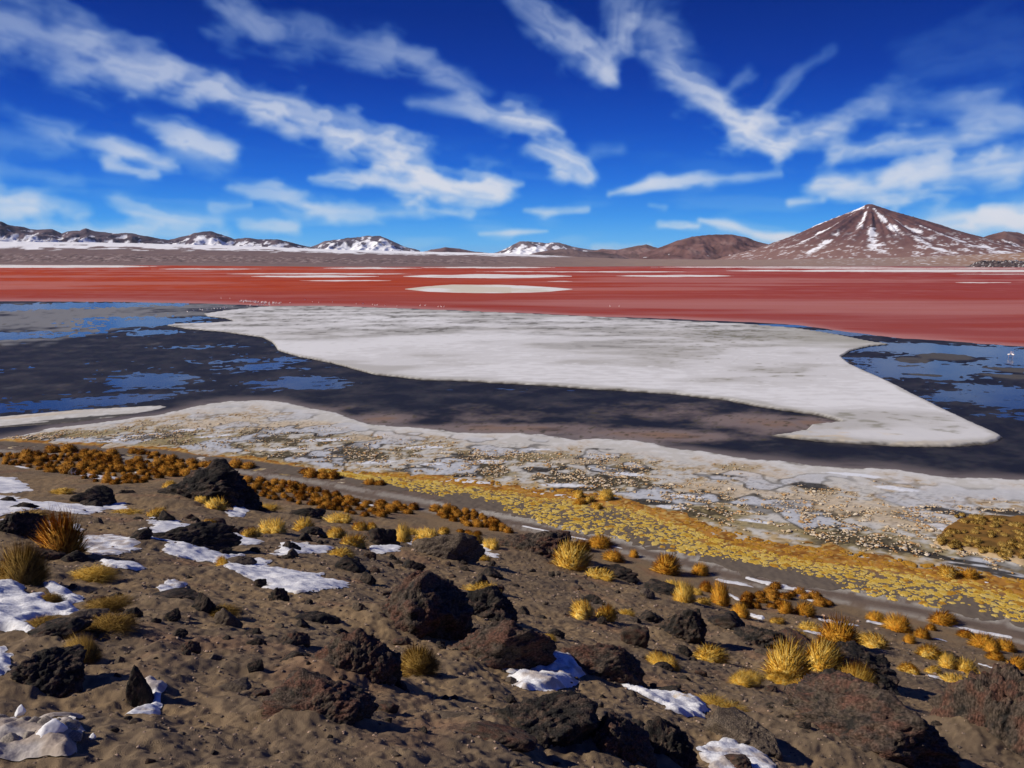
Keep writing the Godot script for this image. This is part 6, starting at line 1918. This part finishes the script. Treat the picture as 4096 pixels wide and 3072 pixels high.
func put_tuft(o: Node3D, x: float, z: float, w: float, h: float, turn: float) -> void:
	o.transform = Transform3D(Basis.from_scale(Vector3(w * 1.28, h * 1.2, w * 1.15)) * Basis(Vector3.UP, turn), Vector3(x, ground(x, z) - 0.02, z))


# ---------------------------------------------------------------- cushions of short grass

func cushion_mesh(seed_: int, ring: bool) -> ArrayMesh:
	var rg := RandomNumberGenerator.new()
	rg.seed = seed_
	var st := SurfaceTool.new()
	st.begin(Mesh.PRIMITIVE_TRIANGLES)
	var n := 18
	var prof := [[0.0, 0.75], [0.45, 1.0], [0.8, 0.8], [1.0, -0.2]] if not ring else [[0.55, -0.2], [0.68, 0.7], [0.86, 0.9], [1.0, -0.2]]
	var wob := []
	for k in n:
		wob.append(rg.randf_range(0.5, 1.15))
	for s in prof.size() - 1:
		for k in n:
			var q := []
			for e in [[s, k], [s + 1, k], [s + 1, k + 1], [s, k + 1]]:
				var a: float = e[1] * TAU / n
				var pr: Array = prof[e[0]]
				var r: float = pr[0] * wob[e[1] % n] * 0.5
				q.append(Vector3(cos(a) * r, pr[1] * (0.85 + 0.3 * fmod(wob[e[1] % n] * 7.0 + e[0] * 0.37, 1.0)), sin(a) * r))
			for i in [0, 1, 2, 0, 2, 3]:
				st.add_vertex(q[i])
	st.generate_normals()
	return st.commit()


func build_cushions() -> void:
	var shapes := []
	for k in 6:
		shapes.append(cushion_mesh(800 + k, k == 5))
	var cols := [Color(0.78, 0.52, 0.10), Color(0.72, 0.46, 0.07), Color(0.82, 0.60, 0.17), Color(0.56, 0.29, 0.04)]
	var tints := []
	for c in cols:
		var m := StandardMaterial3D.new()
		m.albedo_color = c.linear_to_srgb()
		m.roughness = 0.95
		m.metallic_specular = 0.1
		textured(m, 0.5, noise_texture(60, 0.05, 4, false, 0, 0.7), noise_texture(59, 0.06, 4, true, 8.0), 1.0)
		tints.append(m)
	var spots := []
	var tries := 0
	while spots.size() < 4800 and tries < 80000:
		tries += 1
		var deg := rng.randf_range(-14.0, 37.0)
		var t0 := EYE / curve_at(BAND_FAR, deg)
		var t1 := EYE / curve_at(BAND_NEAR, deg)
		var u := rng.randf_range(0.0, 1.12)
		var r := EYE / lerpf(t0, t1, u)
		var a := deg_to_rad(deg)
		var p := Vector2(sin(a) * r, -cos(a) * r)
		var d := noise_mid.get_noise_2d(p.x, p.y)
		var dense := (0.25 + 0.75 * smoothstep(0.2, 0.45, u + d * 0.2)) * smoothstep(1.12, 0.75, u + d * 0.4)
		if rng.randf() < dense * 0.9:
			spots.append([p, (0.22 + 0.7 * pow(rng.randf(), 1.6)) * (1.4 if rng.randf() < 0.1 else 0.8), r, u + d * 0.3])
	spots.sort_custom(func(p, q): return p[1] / p[2] > q[1] / q[2])
	var per := []
	for k in 6:
		per.append([])
	for k in spots.size():
		var s: Array = spots[k]
		var shape := 5 if s[1] > 0.8 and k % 5 == 0 else k % 5
		var w: float = s[1]
		var tall := 0.07 + 0.05 * w if shape != 5 else 0.09
		var tf := Transform3D(Basis(Vector3.UP, rng.randf() * TAU) * Basis.from_scale(Vector3(w * 1.25, tall, w)), Vector3(s[0].x, 0.165, s[0].y))
		if k < 300:
			var o := put("grass_cushion", shapes[shape], tints[3 if s[3] < 0.32 else k % 4])
			o.transform = tf
			var deg := bearing(s[0].x, s[0].y)
			var where := "left of the middle" if deg < 4.0 else ("right of the middle" if deg < 18.0 else "near the right edge")
			tag(o, ("yellow grass ring on the flat beside the track, " if shape == 5 else "low yellow grass cushion on the flat beside the track, ") + where, "grass cushion", "larger yellow grass cushions beside the track")
		else:
			per[5 if s[3] < 0.32 else shape % 5].append([tf, k])
	for q in 6:
		var mm := MultiMesh.new()
		mm.transform_format = MultiMesh.TRANSFORM_3D
		mm.mesh = shapes[q % 5]
		mm.instance_count = per[q].size()
		for k in per[q].size():
			mm.set_instance_transform(k, per[q][k][0])
		var g := MultiMeshInstance3D.new()
		g.name = numbered("short_grass")
		g.multimesh = mm
		g.material_override = tints[3 if q == 5 else [0, 1, 2, 0, 2][q]]
		add_child(g)
		tag(g, "countless small yellow grass cushions on the flat beside the track", "grass", "", "stuff")


# ---------------------------------------------------------------- salt blocks

func build_salt_blocks() -> void:
	var shapes := []
	for k in 4:
		shapes.append(rock_mesh(900 + k, 4, 2, 0.5))
	var tints := []
	for c in [Color(0.50, 0.40, 0.27), Color(0.56, 0.48, 0.37), Color(0.38, 0.22, 0.09), Color(0.48, 0.36, 0.22)]:
		var m := StandardMaterial3D.new()
		m.albedo_color = c.linear_to_srgb()
		m.roughness = 0.9
		m.metallic_specular = 0.2
		tints.append(m)
	var spots := []
	var tries := 0
	while spots.size() < 11000 and tries < 200000:
		tries += 1
		var deg := rng.randf_range(-35.0, 35.0)
		var t0 := EYE / curve_at(SALT_EDGE, deg)
		var t1 := EYE / curve_at(BAND_FAR, deg)
		var u := pow(rng.randf(), 0.8)
		var r := EYE / lerpf(t0, t1, u)
		var a := deg_to_rad(deg)
		var p := Vector2(sin(a) * r, -cos(a) * r)
		var d := noise_mid.get_noise_2d(p.x, p.y)
		var dense := smoothstep(0.2, 0.45, u + d * 0.22) * smoothstep(1.0, 0.8, u) * smoothstep(-0.1, 0.25, noise_fine.get_noise_2d(p.x, p.y) + d * 0.5)
		if rng.randf() < dense:
			spots.append([p, (0.08 + 0.24 * pow(rng.randf(), 2.0)) * (1.8 if rng.randf() < 0.05 else 1.0), r])
	spots.sort_custom(func(p, q): return p[1] / p[2] > q[1] / q[2])
	var per := [[], [], [], []]
	for k in spots.size():
		var s: Array = spots[k]
		var w: float = s[1] * 0.55
		var tf := Transform3D(Basis(Vector3.UP, rng.randf() * TAU) * Basis.from_scale(Vector3(w * rng.randf_range(0.8, 1.6), w * rng.randf_range(0.35, 0.7), w)), Vector3(s[0].x, 0.17, s[0].y))
		if k < 300:
			var o := put("salt_block", shapes[k % 4], tints[k % 4 if rng.randf() < 0.8 else 1])
			o.transform = tf
			var deg := bearing(s[0].x, s[0].y)
			var where := "at the left" if deg < -12.0 else ("in the middle" if deg < 8.0 else "at the right")
			tag(o, "tan salt crust block on the near salt shore " + where, "salt block", "salt blocks on the near shore")
		else:
			per[k % 4].append(tf)
	for q in 4:
		var mm := MultiMesh.new()
		mm.transform_format = MultiMesh.TRANSFORM_3D
		mm.mesh = shapes[q]
		mm.instance_count = per[q].size()
		for k in per[q].size():
			mm.set_instance_transform(k, per[q][k])
		var g := MultiMeshInstance3D.new()
		g.name = numbered("salt_rubble")
		g.multimesh = mm
		g.material_override = tints[q]
		add_child(g)
		tag(g, "fine tan salt rubble strewn over the near shore", "rubble", "", "stuff")


# ---------------------------------------------------------------- flamingos

func tube(v: PackedVector3Array, n: PackedVector3Array, c: PackedColorArray, path: Array, tone: Color, sides := 7) -> void:
	for s in path.size() - 1:
		var a: Vector3 = path[s][0]
		var b: Vector3 = path[s + 1][0]
		var d := (b - a).normalized()
		var e := d.cross(Vector3(0.3, 0.2, 1.0)).normalized()
		var f := d.cross(e)
		for k in sides:
			var q := []
			var m := []
			for w in [[0, k], [1, k], [1, k + 1], [0, k + 1]]:
				var ang: float = w[1] * TAU / sides
				var o := e * cos(ang) + f * sin(ang)
				q.append((b if w[0] == 1 else a) + o * (path[s + w[0]][1] as float))
				m.append(o)
			var turn := [0, 1, 2, 0, 2, 3] if (q[2] - q[0]).cross(q[1] - q[0]).dot(m[0] + m[2]) > 0.0 else [0, 2, 1, 0, 3, 2]
			for i in turn:
				v.append(q[i])
				n.append(m[i])
				c.append(tone)


func build_flamingos() -> void:
	var v := PackedVector3Array()
	var n := PackedVector3Array()
	var c := PackedColorArray()
	var pink := Color(0.86, 0.62, 0.56)
	var pale := Color(0.92, 0.84, 0.81)
	tube(v, n, c, [[Vector3(-0.36, 0.74, 0), 0.01], [Vector3(-0.28, 0.78, 0), 0.07], [Vector3(-0.1, 0.82, 0), 0.15], [Vector3(0.1, 0.84, 0), 0.17], [Vector3(0.24, 0.88, 0), 0.11], [Vector3(0.31, 0.93, 0), 0.05]], pale, 10)
	tube(v, n, c, [[Vector3(0.29, 0.91, 0), 0.05], [Vector3(0.4, 0.98, 0), 0.034], [Vector3(0.44, 1.1, 0), 0.028], [Vector3(0.38, 1.22, 0), 0.026], [Vector3(0.36, 1.32, 0), 0.026], [Vector3(0.42, 1.4, 0), 0.03], [Vector3(0.49, 1.4, 0), 0.045], [Vector3(0.55, 1.37, 0), 0.03]], pink)
	tube(v, n, c, [[Vector3(0.54, 1.37, 0), 0.024], [Vector3(0.6, 1.33, 0), 0.02], [Vector3(0.61, 1.26, 0), 0.004]], Color(0.05, 0.04, 0.04))
	for z in [-0.06, 0.06]:
		tube(v, n, c, [[Vector3(0.02, 0.72, z), 0.02], [Vector3(-0.02, 0.38, z), 0.012], [Vector3(0.02, 0.0, z), 0.01], [Vector3(0.1, 0.0, z), 0.008]], Color(0.6, 0.36, 0.3), 4)
	tube(v, n, c, [[Vector3(-0.42, 0.74, 0), 0.01], [Vector3(-0.34, 0.77, 0), 0.06], [Vector3(-0.2, 0.82, 0), 0.08]], Color(0.08, 0.06, 0.06))
	var arr := []
	arr.resize(Mesh.ARRAY_MAX)
	arr[Mesh.ARRAY_VERTEX] = v
	arr[Mesh.ARRAY_NORMAL] = n
	arr[Mesh.ARRAY_COLOR] = c
	var m := ArrayMesh.new()
	m.add_surface_from_arrays(Mesh.PRIMITIVE_TRIANGLES, arr)
	var total: int = FLAMINGOS.size() / 2
	for k in total:
		var x: float = FLAMINGOS[k * 2]
		var z: float = FLAMINGOS[k * 2 + 1]
		var o := put("flamingo", m, mats.bird)
		var s := rng.randf_range(1.2, 1.5)
		o.transform = Transform3D(Basis(Vector3.UP, rng.randf() * TAU) * Basis.from_scale(Vector3(s, s, s)), Vector3(x, 0.005, z))
		var label := "pale pink flamingo in the flock at the tip of the dark bay"
		if k >= total - 3:
			label = "pale pink flamingo in the trio standing in shallow water at the right edge"
		elif k >= total - 8 and k < total - 6:
			label = "pale pink flamingo of the pair far out in the red water right of the middle"
		elif k >= 136:
			label = "pale pink flamingo standing apart along the red shore of the salt island"
		elif k < 26:
			label = "pale pink flamingo in the row along the dark bank left of the flock"
		tag(o, label, "flamingo", "flamingos wading in the lagoon")


# ---------------------------------------------------------------- litter

func build_litter() -> void:
	var st := SurfaceTool.new()
	st.begin(Mesh.PRIMITIVE_TRIANGLES)
	var crumple := make_noise(97, 3.2, 2)
	var cells := 12
	for i in cells:
		for j in cells:
			var q := []
			for d in [[0, 0], [1, 0], [1, 1], [0, 1]]:
				var u: float = (i + d[0]) / float(cells) - 0.5
				var w: float = (j + d[1]) / float(cells) - 0.5
				q.append(Vector3(u + 0.12 * crumple.get_noise_2d(u, w + 9.0), 0.3 * absf(crumple.get_noise_2d(u * 1.2, w * 1.2)) + 0.25 * (0.5 - absf(u)), w * 0.7))
			for k in [0, 2, 1, 0, 3, 2]:
				st.set_color(Color(0.82, 0.78, 0.70))
				st.add_vertex(q[k])
	st.generate_normals()
	var paper := st.commit()
	var o := put("crumpled_paper", paper, mats.bird)
	o.transform = Transform3D(Basis(Vector3.UP, 0.4) * Basis.from_scale(Vector3(0.26, 0.3, 0.3)), Vector3(PAPER[0], ground(PAPER[0], PAPER[1]) + 0.01, PAPER[1]))
	tag(o, "crumpled whitish paper lying between the double tussock and its front row", "paper")
	o = put("plastic_scrap", paper, mats.plastic)
	o.transform = Transform3D(Basis(Vector3.UP, 0.25) * Basis.from_scale(Vector3(0.24, 0.12, 0.14)), Vector3(PLASTIC[0], ground(PLASTIC[0], PLASTIC[1]) + 0.03, PLASTIC[1]))
	tag(o, "shiny grey plastic scrap on the sand beside the dirty ice crust", "plastic scrap")
	var lump := rock_mesh(98, 8, 2, 0.25)
	var ice := StandardMaterial3D.new()
	ice.albedo_color = Color(0.86, 0.86, 0.87)
	ice.roughness = 0.6
	var words := ["round grey ice lump on the dirty ice crust", "white ice lump at the bottom edge on the dirty ice crust", "small white ice lump alone on the sand right of the dirty ice crust"]
	for k in 16:
		var x: float = DIRTY_ICE[k * 2]
		var z: float = DIRTY_ICE[k * 2 + 1]
		o = put("ice_lump", lump, mats.grimy)
		var big := rng.randf_range(0.1, 0.26)
		place_rock(o, Vector3(x, ground(x, z) + 0.05, z), big, big * 0.5, big * 0.8, rng.randf() * 6.0 + 0.1)
		tag(o, "dirty ice lump half sunk in the ice crust of the bottom left corner", "ice lump", "dirty ice lumps")
	for k in 3:
		var x: float = ICE_LUMPS[k * 2]
		var z: float = ICE_LUMPS[k * 2 + 1]
		o = put("ice_lump", lump, ice)
		place_rock(o, Vector3(x, ground(x, z) + [0.15, 0.1, 0.0][k], z), [0.12, 0.34, 0.08][k], [0.1, 0.16, 0.06][k], [0.12, 0.2, 0.08][k], 1.0)
		tag(o, words[k], "ice lump")
